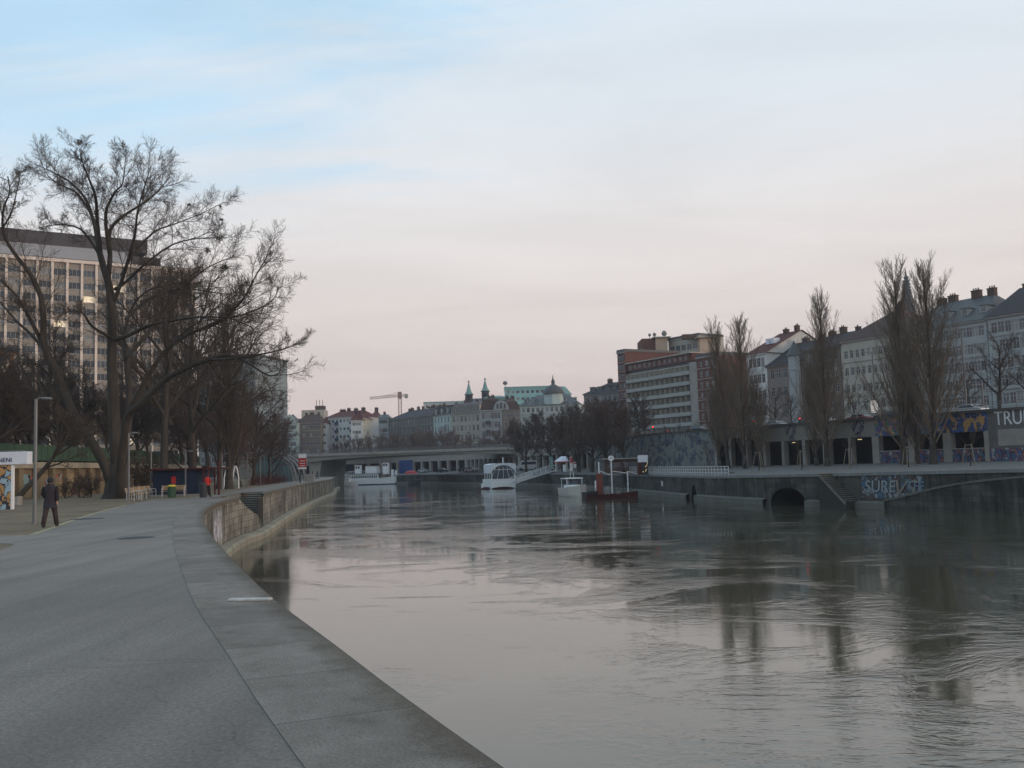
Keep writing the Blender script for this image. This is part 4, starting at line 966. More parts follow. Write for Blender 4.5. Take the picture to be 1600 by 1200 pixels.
# gothic spire
p = at(1421, 520, 640); zt = zat(1419, 420, 640); t = thing('gothic_spire', 'dark gothic spire between the two tallest poplars', 'church tower', (p.x, p.y, ZR)); H = zt - ZR
mm = MB(); mm.loft([(0, 0, 0, 8, 8), (0, 0, H * .55, 7.6, 7.6)], 8); mm.build('tower', M_['stone'], t)
mm = MB(); mm.loft([(0, 0, H * .55, 7.4, 7.4), (0, 0, H * .72, 4.9, 4.9), (0, 0, H * .94, 1.0, 1.0), (0, 0, H * .95, 1.8, 1.8), (0, 0, H * .96, .8, .8), (0, 0, H, .15, .15)], 8)
for k in range(8):
    w = math.pi * 2 * k / 8 + .2
    for j in range(22):
        f = j / 22; rr_ = 7.4 - (7.4 - 1.) * f + .35; z = H * (.55 + .39 * f); mm.box(rr_ * math.cos(w) - .4, rr_ * math.sin(w) - .4, z, rr_ * math.cos(w) + .4, rr_ * math.sin(w) + .4, z + 1.6)
mm.build('spire', M_['stone'], t)
# left tower block
a, b = at(-95, 393, 252), at(303, 424, 287)
t, W_, H_ = building('office_tower', 'large pale office tower with pinkish pilasters behind the big tree', Vector((a.x, a.y, 0)), Vector((b.x, b.y, 0)), ZL, (a.z + b.z) / 2, 20, M_['spandrel'], M_['dark'], 17, 17, fh=3.7, win=(3.4, 1.9), rtype='flat', style='triple', top=2.2, seed=50, lit=.02, side='R', sbays=4)
mm = MB(); bw = (W_ - 1.2) / 17
for k in range(18): x = .6 + k * bw; mm.box(x - .32, -.6, 0, x + .32, -.003, H_ - .4)
for k in range(5): y = .6 + k * (20 - 1.2) / 4; mm.box(W_ + .003, y - .32, 0, W_ + .6, y + .32, H_ - .4)
mm.build('pilasters', M_['facade'], t)
mm = MB(); mm.box(-.7, -.75, H_ - .4, W_ + .7, 20, H_ + .5); mm.build('cornice_band', M_['facade'], t)
mm = MB(); mm.box(1, 1.2, H_ + .9, W_ * .73, 18, H_ + 4.6); mm.build('attic_storey', mat('attic_cladding', (.3, .31, .33), .6, .1, .2), t)
mm = MB(); mm.box(W_ * .2, 1.1, H_ + 4.6, W_ * .80, 17, H_ + 8.4); mm.box(W_ * .73, 2, H_ + .9, W_ * .86, 15, H_ + 3.6); mm.build('plant_room', mat('plant_room_cladding', (.06, .05, .05), .6, .2, .2), t)
# rear glass tower
a, b = at(352, 470, 330), at(400, 545, 330)
t, W_, H_ = building('glass_tower', 'blue grey glass tower seen through the trees right of the office tower', at(310, 560, 335), at(399, 560, 330), ZL, zat(399, 556, 330), 24, mat('tower_glass_cladding', (.2, .24, .25), .35, .2, .2), M_['roofgrey'], 10, 10, fh=3.7, win=(1.5, 2.), rtype='flat', style='split', seed=51)
# domed old house far left
t, W_, H_ = building('old_house', 'orange brown house with round dark roof behind the trees at the left edge', at(-120, 560, 140), at(22, 560, 150), ZL, zat(10, 545, 145), 18, mat('orange_plaster', (.34, .17, .08), .9, .2, .4), M_['roofdark'], 4, 8, fh=3.8, win=(1.2, 2.), rtype='flat', seed=52)
mm = MB(); cx = W_ - 5; mm.loft([(cx, 5, H_, 5, 5), (cx, 5, H_ + 2, 4.9, 4.9), (cx, 5, H_ + 4, 4, 4), (cx, 5, H_ + 5.4, 2.4, 2.4), (cx, 5, H_ + 5.8, .2, .2)], 18); mm.build('round_roof', M_['roofdark'], t, smooth=True)
# ------------------------------------------------------------------ trees
def rdir(rng, d, ang, az):
    a = d.cross(Vector((.3, .2, .9))); 
    if a.length < 1e-4: a = d.cross(Vector((1, 0, 0)))
    a.normalize(); b = d.cross(a).normalized()
    return (d * math.cos(ang) + (a * math.cos(az) + b * math.sin(az)) * math.sin(ang)).normalized()
def grow(mt, mc, pts, radii, lvl, P, rng, L):
    """children along a given branch polyline"""
    if lvl >= len(P['kids']): return
    n = P['kids'][lvl]; st = P['start'][lvl]; az = rng.random() * 6.28; k = len(pts) - 1
    for i in range(n):
        t = st + (1 - st) * (i + rng.random()) / n; q = min(t * k, k - 1e-4); j = int(q); f = q - j
        p = pts[j].lerp(pts[j + 1], f); r = radii[j] * (1 - f) + radii[j + 1] * f; d = (pts[j + 1] - pts[j]).normalized()
        az += 2.4 + rng.uniform(-.4, .4); ang = R(rng.uniform(*P['ang'][lvl]))
        dd = rdir(rng, d, ang, az); l = L * P['ratio'][lvl] * rng.uniform(.6, 1.15) * (1 - P['tap'][lvl] * (t - st) / (1 - st))
        rr_ = max(P['rmin'], min(r * .75, l * P['rl'][lvl]))
        branch(mt, mc, p, dd, l, rr_, lvl + 1, P, rng)
def branch(mt, mc, p, d, L, r, lvl, P, rng):
    n = P['seg'][lvl]; pts = [p]; rad = [r]; w = P['wob'][lvl]; up = P['up'][lvl]
    for i in range(n):
        d = (d + Vector((rng.gauss(0, w), rng.gauss(0, w), rng.gauss(0, w) + up))).normalized()
        p = p + d * (L / n); pts.append(p); rad.append(max(P['rmin'] * .8, r * (1 - P['end'] * (i + 1) / n)))
    (mt if lvl <= P['tl'] else mc).tube(pts, rad, P['sides'][lvl], cap=False)
    grow(mt, mc, pts, rad, lvl, P, rng, L)
BROAD = dict(kids=[9, 8, 8, 7], start=[.28, .25, .15, .1], ang=[(28, 62), (25, 55), (25, 60), (25, 60)], ratio=[.62, .55, .5, .48], tap=[.45, .45, .4, .3], rl=[.026, .02, .014, .011],
             seg=[8, 6, 5, 4, 3], wob=[.05, .11, .13, .15, .15], up=[.0, .06, .05, .05, .04], sides=[10, 7, 5, 3, 3], rmin=.014, end=.72, tl=1)
POP = dict(kids=[34, 12, 9], start=[.08, .12, .1], ang=[(20, 40), (14, 32), (14, 34)], ratio=[.34, .42, .42], tap=[.74, .3, .3], rl=[.014, .010, .009],
           seg=[10, 6, 4, 3], wob=[.02, .05, .08, .1], up=[.0, .14, .11, .08], sides=[10, 5, 3, 3], rmin=.014, end=.8, tl=0)
BUSH = dict(kids=[14, 9, 9, 6], start=[.05, .1, .1, .1], ang=[(20, 70), (25, 55), (25, 60), (25, 60)], ratio=[.8, .55, .5, .5], tap=[.35, .4, .3, .3], rl=[.022, .018, .014, .012],
            seg=[4, 5, 4, 3, 3], wob=[.05, .12, .16, .2, .2], up=[.0, .05, .05, .03, .03], sides=[8, 5, 4, 3, 3], rmin=.018, end=.7, tl=0)
def make_tree(kind, label, loc, H, r, P, seed, group, lean=(0, 0), twig=None, bark=None, cat='tree', sc=1.0):
    rng = random.Random(seed); mt, mc = MB(), MB()
    t = thing(kind, label, cat, loc, 0, group)
    branch(mt, mc, Vector((0, 0, -.3)), Vector((lean[0], lean[1], 1)).normalized(), H, r, 0, P, rng)
    # root flare
    mt.loft([(0, 0, -.3, r * 1.5, r * 1.5), (0, 0, .3, r * 1.2, r * 1.2), (0, 0, 1.2, r * 1.0, r * 1.0)], 10)
    zs__ = sorted(v[2] for v in mc.v); k_ = H / zs__[int(len(zs__) * .9985)]; TH[t.name] = H
    for q_ in (mt, mc): q_.v = [(v[0] * k_, v[1] * k_, v[2] * k_) for v in q_.v]
    mt.build('trunk', bark or MT['bark'], t, smooth=True); mc.build('crown', twig or MT['twig'], t)
    return t
TH = {}
def alt(P, **k): q = dict(P); q.update(k); return q
# hero tree
D0 = 78.
hb = at(185, 777, D0); hb.z = 0
hero = thing('bare_tree', 'largest bare tree with several heavy trunks standing beside the white benches', 'tree', (hb.x, hb.y, 0))
rng = random.Random(11); mt, mc = MB(), MB()
def trace(px, d0=0., d1=0., n=3):
    P = [at(x, y, D0 + d0 + (d1 - d0) * i / (len(px) - 1)) - hb for i, (x, y) in enumerate(px)]
    for p in P: pass
    out = []
    for i in range(len(P) - 1):
        a, b, c, d = P[max(i - 1, 0)], P[i], P[i + 1], P[min(i + 2, len(P) - 1)]
        for j in range(n):
            t = j / n; out.append(.5 * ((2 * b) + (c - a) * t + (2 * a - 5 * b + 4 * c - d) * t * t + (3 * b - a - 3 * c + d) * t ** 3))
    out.append(P[-1]); return out
HP = dict(kids=[0, 15, 9, 8], start=[0, .18, .12, .1], ang=[(0, 0), (28, 62), (25, 55), (25, 60)], ratio=[0, .27, .5, .52], tap=[0, .25, .3, .25], rl=[0, .014, .010, .008],
          seg=[0, 0, 6, 5, 4], wob=[0, 0, .10, .11, .12], up=[0, 0, .06, .05, .04], sides=[10, 8, 4, 3, 3], rmin=.0115, end=.7, tl=1)
limbs = [  # pixels, radius start, radius end, depth start/end, children scale
 ([(176, 778), (168, 737), (144, 692), (114, 644), (87, 578), (69, 539), (68, 500), (64, 465), (48, 429), (27, 402), (8, 372), (4, 350), (6, 324), (15, 300), (12, 275)], .5, .05, 0, -6, 12),
 ([(66, 535), (48, 501), (30, 468), (4, 440), (-20, 425)], .22, .05, -2, -5, 8),
 ([(80, 560), (50, 524), (24, 500), (-8, 462), (-30, 440)], .2, .05, -1, 3, 8),
 ([(5, 355), (18, 332), (26, 300), (34, 262)], .1, .03, -6, -7, 5),
 ([(184, 778), (183, 730), (180, 680), (177, 620), (175, 560), (175, 500), (171, 450), (162, 418), (155, 392)], .56, .23, 0, 1, 0),
 ([(155, 392), (150, 360), (143, 335), (132, 308), (110, 285), (84, 270), (58, 258)], .26, .04, 1, 4, 10),
 ([(157, 396), (152, 345), (149, 306), (137, 275), (128, 250), (124, 232)], .22, .03, 1, -3, 9),
 ([(168, 445), (172, 400), (172, 360), (195, 336), (228, 315), (249, 296), (266, 276)], .28, .04, 1, 5, 11),
 ([(171, 395), (165, 335), (180, 300), (192, 285), (197, 235)], .2, .03, 1, -4, 10),
 ([(174, 480), (190, 440), (210, 370), (215, 330), (228, 285), (236, 258)], .22, .03, 1, -4, 10),
 ([(190, 778), (188, 740), (194, 690), (200, 650), (222, 629), (255, 596), (285, 578), (324, 563), (360, 555), (390, 569), (420, 587), (438, 582)], .5, .045, -1, -9, 12),
 ([(330, 562), (370, 560), (410, 553), (440, 546), (466, 536)], .13, .03, -8, -11, 6),
 ([(196, 690), (202, 640), (200, 590), (195, 545), (194, 520), (210, 474), (240, 450), (290, 441)], .4, .06, 2, 8, 11),
 ([(180, 531), (205, 522), (234, 508), (270, 501), (315, 495), (360, 498), (395, 512)], .22, .04, 0, -8, 11),
 ([(196, 500), (225, 472), (255, 459), (288, 451), (330, 456), (375, 462)], .18, .04, 4, 10, 10),
 ([(180, 452), (200, 438), (225, 414), (270, 382), (315, 372), (354, 372)], .18, .03, 1, -5, 10),
 ([(190, 430), (207, 399), (240, 363), (270, 351), (309, 336), (350, 316)], .16, .03, 1, 6, 10),
 ([(174, 528), (144, 510), (129, 489), (110, 486), (90, 495)], .17, .03, 0, -6, 8),
 ([(155, 398), (126, 358), (90, 351), (60, 357)], .15, .03, 1, 5, 8),
 ([(143, 335), (120, 302), (99, 291), (76, 276), (64, 252)], .14, .03, 3, 8, 8),
 ([(200, 650), (230, 590), (262, 545), (300, 520), (340, 505), (378, 470), (400, 430), (418, 400)], .3, .04, 2, -4, 13),
 ([(300, 520), (345, 500), (385, 490), (425, 470), (436, 445)], .14, .03, -1, -5, 8),
 ([(196, 560), (232, 520), (262, 480), (296, 440), (330, 415), (368, 400)], .24, .04, 3, 10, 12),
]
for px, ra, rb, d0, d1, cl in limbs:
    P = trace(px, d0, d1); k = len(P) - 1
    rad = [(ra - rb) * .86 * (1 - i / k) ** 1.25 + rb * .8 for i in range(k + 1)] if cl else [ra + (rb - ra) * i / k for i in range(k + 1)]
    if ra > .6 and cl: rad = [ra * (1 - i / k) ** 1.1 * .8 + rb for i in range(k + 1)]
    mt.tube(P, rad, 10 if ra > .2 else 7, cap=False)
    if cl:
        L = sum((P[i + 1] - P[i]).length for i in range(k)); q = alt(HP, kids=[0, int(cl * 1.7), 11, 10]) 
        s0 = .18 if L < 16 else .38
        q['start'] = [0, s0, .12, .1]; grow(mt, mc, P, rad, 1, q, rng, min(L, 13.5))
mt.loft([(0, 0, -.3, 1.55, 1.4), (0, 0, .4, 1.15, 1.05), (0, 0, 1.6, .95, .85), (0, 0, 2.8, .75, .65)], 14)
mt.build('trunk', MT['bark'], hero, smooth=True); mc.build('crown', MT['twig'], hero)
mm = MB(); 
for (x, y, dd, s_) in ((311, 445, 6, .55), (350, 418, 4, .5), (325, 391, 6, .4), (346, 343, 2, .22), (124, 222, -3, .35), (296, 320, 4, .2), (385, 441, 0, .2), (344, 322, 6, .2)):
    c = at(x, y, D0 + dd) - hb
    for k in range(90):
        v = Vector((rng.gauss(0, 1), rng.gauss(0, 1), rng.gauss(0, 1))).normalized() * s_ * rng.random() ** .4; w = Vector((rng.gauss(0, 1), rng.gauss(0, 1), rng.gauss(0, 1))).normalized()
        mm.tube([c + v * .3, c + v * .9 + w * .25 * s_], .014, 3, cap=False)
mm.build('mistletoe', mat('mistletoe_twigs', (.06, .06, .03), .9, .3, 3), hero)

LG = 'bare trees along the left bank'
def T(px, py, D, ytop, r, P, seed, lab, kind='bare_tree', z=0., group=LG, lean=(0, 0), twig=None, hs=1.0):
    p = at(px, py, D); H = zat(px, ytop, D) - z
    return make_tree(kind, lab, (p.x, p.y, z), H, r, P, seed, group, lean, twig)
T(253, 745, 96, 375, .55, alt(BROAD, kids=[12, 10, 8, 7], start=[.3, .2, .15, .1]), 21, 'tall bare tree with twin trunk behind the blue kiosk', hs=.85)
T(305, 748, 101, 395, .42, alt(BROAD, kids=[12, 10, 8, 7], start=[.25, .2, .15, .1]), 27, 'broad bare tree behind the largest one, right of the blue kiosk middle')
T(342, 752, 112, 440, .4, alt(BROAD, kids=[12, 10, 8, 7], start=[.2, .2, .15, .1]), 28, 'bare tree between the broad one and the upright stemmed one')
tp = T(358, 762, 108, 455, .5, alt(POP, kids=[46, 11, 8], ang=[(14, 30), (14, 30), (14, 34)], ratio=[.5, .42, .42]), 22, 'narrow bare tree of many upright stems right of the blue kiosk', kind='bare_tree', hs=.95)
Bs = alt(BROAD, kids=[16, 9, 8, 6], start=[.12, .15, .15, .1], ratio=[.6, .6, .55, .5], rmin=.022, rl=[.024, .018, .014, .012])
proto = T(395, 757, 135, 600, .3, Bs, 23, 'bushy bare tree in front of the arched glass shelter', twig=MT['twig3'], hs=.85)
pB = T(60, 700, 110, 500, .4, alt(Bs, kids=[18, 10, 9, 6]), 24, 'dense bare tree above the ochre wall left of the largest tree', z=ZL, hs=.85)
pC = T(-15, 700, 95, 520, .35, alt(Bs, kids=[18, 10, 9, 6]), 25, 'dense dark bare tree at the left edge above the sign booth', z=ZL, hs=.85)
def cp_(src, px, D, ytop, lab, z=0., rot=0., group=LG, baseH=None):
    p = at(px, 700, D); H = zat(px, ytop, D) - z; s_ = H / TH[src.name]; return dup(src, (p.x, p.y, z), rot, lab, group, s_)
proto = proto; pB = pB; pC = pC
for a in ((30, 100, 560, 'dense bare tree just above the leaning sapling on the left', ZL, 2.), (105, 125, 545, 'bare tree seen through the fork of the largest tree', ZL, 4.), (140, 120, 560, 'bare tree behind the left limb of the largest tree', ZL, 1.), (215, 140, 540, 'bare tree behind the kiosk roof left half', ZL, 3.), (285, 150, 540, 'bare tree on the street above the blue kiosk', ZL, 5.), (325, 160, 560, 'bare tree on the street behind the person in red', ZL, .5), (-45, 120, 500, 'bare tree rising at the very left edge of the view', ZL, 2.5), (10, 130, 530, 'bare tree in front of the orange brown house', ZL, .7),
          (165, 108, 605, 'lower bare tree directly behind the two main trunks of the largest tree', ZL, 2.2), (200, 112, 590, 'lower bare tree behind the lamp post by the benches', ZL, .4), (232, 118, 600, 'lower bare tree behind the left corner of the kiosk', ZL, 5.), (262, 128, 590, 'lower bare tree behind the kiosk poster', ZL, 3.3), (308, 135, 595, 'lower bare tree behind the right end of the kiosk', ZL, 1.2), (85, 104, 600, 'lower bare tree above the bare shrubs', ZL, 4.4), (120, 106, 615, 'lower bare tree left of the trunk foot of the largest tree', ZL, 1.9), (50, 104, 600, 'lower bare tree behind the walking person', ZL, .9), (-5, 110, 590, 'lower bare tree behind the sign booth', ZL, 5.2)):
    cp_(pB if a[5] > 2 else pC, a[0], a[1], a[2], a[3], a[4], a[5])
for a in ((340, 140, 610, 'smaller bare tree beside the playground poles', 0, 2.), (375, 120, 625, 'short bare tree next to the upright stemmed tree', 0, 4.), (418, 150, 645, 'low bare tree hugging the left side of the glass shelter', 0, 1.), (438, 250, 668, 'small bare tree before the pale green gabled house', 0, 3.), (300, 130, 600, 'bare tree just right of the blue kiosk wall', 0, 5.), (402, 200, 640, 'bare tree in front of the blue grey block', 0, 5.5)):
    cp_(proto, a[0], a[1], a[2], a[3], a[4], a[5])
# thicket of shrubs at wall
pS = make_tree('bare_shrub', 'bare shrub against the ochre wall right of the walking person', tuple(at(102, 770, 84).to_2d()) + (0,), 1.9, .06, alt(BUSH, kids=[12, 8, 7], ratio=[1.0, .6, .5]), 31, 'bare shrubs by the ochre wall', cat='shrub')
for i, (px, D, s_, lab) in enumerate(((124, 84, 1.15, 'second bare shrub against the ochre wall left of the largest tree'), (142, 85, 1.3, 'bare shrub touching the foot of the largest tree on its left'), (212, 88, 2.2, 'tall dark shrub right of the largest tree trunk'), (228, 90, 2.1, 'dark shrub behind the white benches'), (345, 118, 1.3, 'low shrub behind the white playground poles'))):
    p = at(px, 770, D); dup(pS, (p.x, p.y, 0), i * 1.3, lab, 'bare shrubs by the ochre wall', s_)
# leaning young tree
p = at(14, 772, 70); make_tree('bare_tree', 'young tree leaning strongly right over the graffiti wall', (p.x, p.y, 0), 8.5, .26, alt(BROAD, kids=[9, 7, 7, 5], start=[.45, .2, .15, .1], wob=[.03, .12, .16, .2, .2]), 33, LG, lean=(.95, .1))
# right bank poplars
RG = 'poplars along the right bank'
def onq(px, a): q = onl(px, 715, a); return q
def pop(px, ytop, a, seed, lab, P=POP, r=.38, hs=.9, w=1.):
    q = onq(px, a); zt = onl(px, ytop, a).z; return make_tree('poplar', lab, (q.x, q.y, .45), (zt - .45), r, P, seed, RG, twig=MT['twig2'])
P1 = alt(POP, kids=[64, 14, 10], ratio=[.42, .42, .45])
pop(1292, 447, 112, 41, 'single poplar standing left of the cream house', P1)
pop(1412, 398, 112, 42, 'tallest poplar pair, the left tree, overlapping the gothic spire', alt(P1, kids=[70, 14, 10], ratio=[.46, .42, .45]), .45)
pop(1458, 392, 111, 43, 'tallest poplar pair, the right tree, beside the pale blue house', alt(P1, kids=[70, 14, 10], ratio=[.44, .42, .45]), .45)
pop(1137, 492, 113, 44, 'left one of the twin poplars in front of the balcony block', P1, .34)
pop(1163, 486, 112, 45, 'right one of the twin poplars in front of the white gabled house', P1, .34)
P2 = alt(POP, kids=[46, 13, 9], ratio=[.5, .42, .45])
pop(1433, 575, 113, 46, 'shorter bushy poplar between the two tallest ones', P2, .3)
pop(1275, 560, 114, 47, 'shorter bushy tree left of the single poplar', P2, .3)
pop(1190, 590, 113.5, 48, 'low bushy tree right of the twin poplars', P2, .3)
pop(1125, 600, 114, 48, 'low bushy tree left of the twin poplars', P2, .3)
# street trees right, on the upper level
q = onl(1562, 640, 138); zt = onl(1562, 505, 138).z
s1_ = make_tree('bare_tree', 'spreading bare street tree in front of the pale house at the right edge', (q.x, q.y, ZR), (zt - ZR), .38, alt(BROAD, kids=[11, 8, 8, 6], start=[.22, .2, .15, .1]), 51, 'street trees above the right bank'); s1_ = s1_
for i, (px, a, y, lab) in enumerate(((1615, 140, 520, 'bare street tree cut by the right edge of the view'), (1515, 150, 570, 'smaller bare street tree left of the spreading one'), (1370, 145, 590, 'bare street tree low in front of the cream house'), (1335, 140, 600, 'bare street tree beside the lamp with the red and white sign'), (1235, 140, 610, 'bare street tree in front of the greyish pink house'), (1208, 150, 600, 'bare street tree left of the tall lamp by the pink house'), (1090, 150, 655, 'bare street tree at the foot of the brick wing'), (1060, 150, 660, 'bare street tree below the red banner of the balcony block'))):
    q = onl(px, 640, a); zt = onl(px, y, a).z; dup(s1_, (q.x, q.y, ZR), i * 1.1, lab, 'street trees above the right bank', (zt - ZR) / TH[s1_.name])
# centre mass of bare trees
Bc = alt(BROAD, kids=[17, 10, 9, 7], start=[.2, .15, .15, .1], ratio=[.6, .58, .52, .5], rmin=.03, rl=[.024, .018, .014, .012])
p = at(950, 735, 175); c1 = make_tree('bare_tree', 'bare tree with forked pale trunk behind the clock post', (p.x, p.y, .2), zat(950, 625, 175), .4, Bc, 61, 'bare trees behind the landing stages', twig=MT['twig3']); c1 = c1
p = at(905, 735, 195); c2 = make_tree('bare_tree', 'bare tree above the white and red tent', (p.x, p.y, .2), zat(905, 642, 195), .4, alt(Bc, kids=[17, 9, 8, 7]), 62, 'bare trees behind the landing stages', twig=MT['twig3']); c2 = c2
CG = 'bare trees behind the landing stages'
for i, (px, D, y, lab, z) in enumerate(((978, 168, 628, 'bare tree right of the forked one near the brick tower', .2), (925, 182, 635, 'bare tree between the tent and the clock post', .2), (880, 205, 640, 'bare tree directly above the gangway top', .2), (862, 215, 648, 'bare tree hiding the right end of the bridge', .2), (1010, 168, 650, 'bare tree in front of the lower balconies', ZR), (1000, 200, 612, 'tall bare tree in front of the brick tower foot', ZR), (840, 245, 640, 'bare tree in front of the domed building left half', ZR), (890, 240, 630, 'bare tree in front of the domed building right half', ZR), (940, 230, 620, 'bare tree below the dark dormered roof', ZR), (805, 262, 650, 'bare tree left end of the mass, beside the arched gable house', ZR), (965, 215, 618, 'bare tree behind the forked tree by the brick tower', ZR), (1040, 190, 664, 'low bare tree in front of the grey street wall', ZR), (822, 225, 655, 'bare tree over the right end of the bridge railing', .2), (868, 235, 645, 'bare tree behind the gangway top on the upper street', ZR), (910, 215, 628, 'bare tree behind the tent on the upper street', ZR), (938, 195, 622, 'bare tree directly behind the disc post', ZR))):
    p = at(px, 730, D); zt = zat(px, y, D); src = (c1, c2)[i % 2]; dup(src, (p.x, p.y, z), i * 1.7, lab, CG, (zt - z) / TH[src.name])
# round trees beyond the bridge
pr_ = alt(BUSH, kids=[18, 9, 8, 6], rmin=.035, start=[.1, .1, .1, .1], ang=[(35, 85), (25, 55), (25, 60), (25, 60)]); p = at(560, 700, 350)
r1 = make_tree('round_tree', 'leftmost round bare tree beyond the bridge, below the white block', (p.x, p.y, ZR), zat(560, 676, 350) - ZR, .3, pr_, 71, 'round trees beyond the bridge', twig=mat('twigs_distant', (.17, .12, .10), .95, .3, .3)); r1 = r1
xs_ = [(540, 345, 680), (578, 350, 674), (600, 345, 671), (622, 350, 668), (645, 340, 670), (668, 348, 666), (690, 340, 667), (712, 346, 670), (735, 335, 674), (758, 335, 676), (780, 330, 664), (800, 330, 655), (520, 345, 690), (655, 365, 664), (700, 365, 663)]
names = ['below the left corner of the white block', 'below the sunlit yellow coloured wing', 'below the narrow pale blue house', 'below the left end of the long dark block', 'below the crane', 'below the middle of the long dark block', 'below the pale grey green house', 'left below the cream corner house', 'right below the cream corner house', 'at the foot of the arched gable house', 'right of the arched gable house', 'touching the big mass of trees', 'smallest one near the brown grey house', 'second row tree below the dark block right half', 'second row tree below the pale grey green house']
for i, (px, D, y) in enumerate(xs_):
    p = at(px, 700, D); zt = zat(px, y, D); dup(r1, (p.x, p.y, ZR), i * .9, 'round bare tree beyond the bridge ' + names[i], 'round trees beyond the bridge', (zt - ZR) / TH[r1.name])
# staked saplings
sp = make_tree('sapling', 'staked sapling in front of the first gallery pillar', (0, 0, 0), 4.5, .06, alt(BUSH, kids=[8, 6], seg=[5, 4, 3], start=[.45, .2], ratio=[.4, .5], ang=[(20, 45), (25, 50)]), 81, 'staked saplings on the right promenade', cat='tree')
mm = MB()
for k in range(3): w = k * 2.09; mm.tube([(.9 * math.cos(w), .9 * math.sin(w), 0), (.35 * math.cos(w), .35 * math.sin(w), 2.4)], .05, 5)
for k in range(3): w = k * 2.09; u = w + 2.09; mm.tube([(.37 * math.cos(w), .37 * math.sin(w), 2.3), (.37 * math.cos(u), .37 * math.sin(u), 2.3)], .04, 4)
mm.build('stakes', mat('stake_wood', (.2, .17, .13), .9, .2, 2), sp)
first = True
for px, lab in ((1253, 'staked sapling in front of the plain gallery bays'), (1328, 'staked sapling left of the long graffiti bench wall'), (1420, 'staked sapling between the two tallest poplars'), (1517, 'staked sapling in front of the ochre mural bay'), (1186, 'staked sapling right of the twin poplars'), (1107, 'staked sapling near the yellow graffiti blob')):
    q = onl(px, 733, 101); 
    if first: sp.location = (q.x, q.y, .1); sp['label'] = lab; first = False
    else: dup(sp, (q.x, q.y, .1), px, lab, 'staked saplings on the right promenade')
# ------------------------------------------------------------------ street furniture
def lamp(label, loc, h, arm=.42, group='lamp posts along the left footpath', r=.06, sign=None, name='street_lamp', rot=0):
    t = thing(name, label, 'street lamp', loc, rot, group)
    mm = MB(); mm.tube([(0, 0, 0), (0, 0, 1), (0, 0, h)], [r * 1.5, r * 1.15, r], 10); mm.loft([(0, 0, 0, r * 2.2, r * 2.2), (0, 0, .05, r * 2.2, r * 2.2)], 10); mm.build('pole', MT['steel'], t, smooth=False)
    mm = MB(); mm.tube([(0, 0, h - .03), (arm * .4, 0, h + .05), (arm, 0, h + .04)], r * .5, 6); mm.build('arm', MT['steel'], t)
    mm = MB(); mm.loft([(arm, 0, h - .04, .08, .08), (arm, 0, h - .02, .24, .14), (arm, 0, h + .03, .2, .12), (arm, 0, h + .06, .05, .04)], 12); mm.build('lamp_head', MT['steel'], t, smooth=True)
    return t
for px, py, D, h, lab in ((54, 818, 37.4, 4.85, 'grey lamp post beside the person walking away, nearest the camera'), (201, 784, 66, 4.7, 'grey lamp post in front of the white benches'), (236, 775, 84, 4.4, 'grey lamp post at the left end of the blue kiosk'), (290, 776, 81, 3.7, 'grey lamp post in front of the blue kiosk wall'), (347, 766, 104, 3.9, 'grey lamp post right of the person in red'), (387, 760, 118, 4.2, 'grey lamp post left of the russet hedge'), (407, 757, 132, 4.0, 'grey lamp post in the middle of the russet hedge'), (423, 754, 145, 4.0, 'grey lamp post at the right end of the russet hedge')):
    p = at(px, py, D); lamp(lab, (p.x, p.y, 0), h)
for px, pyt, a, h0, lab in ((1249, 579, 124, 0, 'tall street lamp in front of the greyish pink house'), (1363, 551, 124, 1, 'tall street lamp carrying a red and white sign before the cream house'), (1502, 520, 124, 0, 'tall street lamp in front of the pale blue house'), (1534, 602, 126, 0, 'short street lamp with a double arm near the right edge'), (1105, 622, 124, 0, 'tall street lamp before the red brick end wing')):
    q = onl(px, pyt, a); t = lamp(lab, (q.x, q.y, ZR), q.z - ZR, 1.6, 'tall street lamps on the right bank', .11, rot=R(200))
    mm = MB()
    if h0: mm.box(-.2, .15, 1.4, 1., .2, 3.1, 0); mm.box(-.2, .14, 1.9, 1.0, .149, 2.4, 1); mm.build('sign_board', [MT['white'], MT['red']], t)
# traffic lights
for px, py, a, gl, lab in ((1178, 663, 116.8, REDL, 'red traffic light among the twin poplars'), (1249.5, 654, 120, REDL, 'red traffic light at the foot of the tall lamp'), (1020, 667, 120, REDL, 'red traffic light below the long balconies'), (975, 671, 123, GREENL, 'green traffic light beside the brick tower foot')):
    q = onl(px, py, a); t = thing('traffic_light', lab, 'traffic light', (q.x, q.y, ZR), 0, 'traffic lights on the right bank street'); h = max(q.z - ZR, 1.2)
    mm = MB(); mm.tube([(0, .15, 0), (0, .15, h)], .06, 6); mm.build('pole', MT['dark'], t)
    mm = MB(); mm.box(-.16, 0, h - .7, .16, .22, h + .2); mm.build('housing', MT['dark'], t)
    mm = MB(); mm.tube([(0, -.02, h), (0, -.06, h)], .1, 10); mm.build('lens', gl, t)
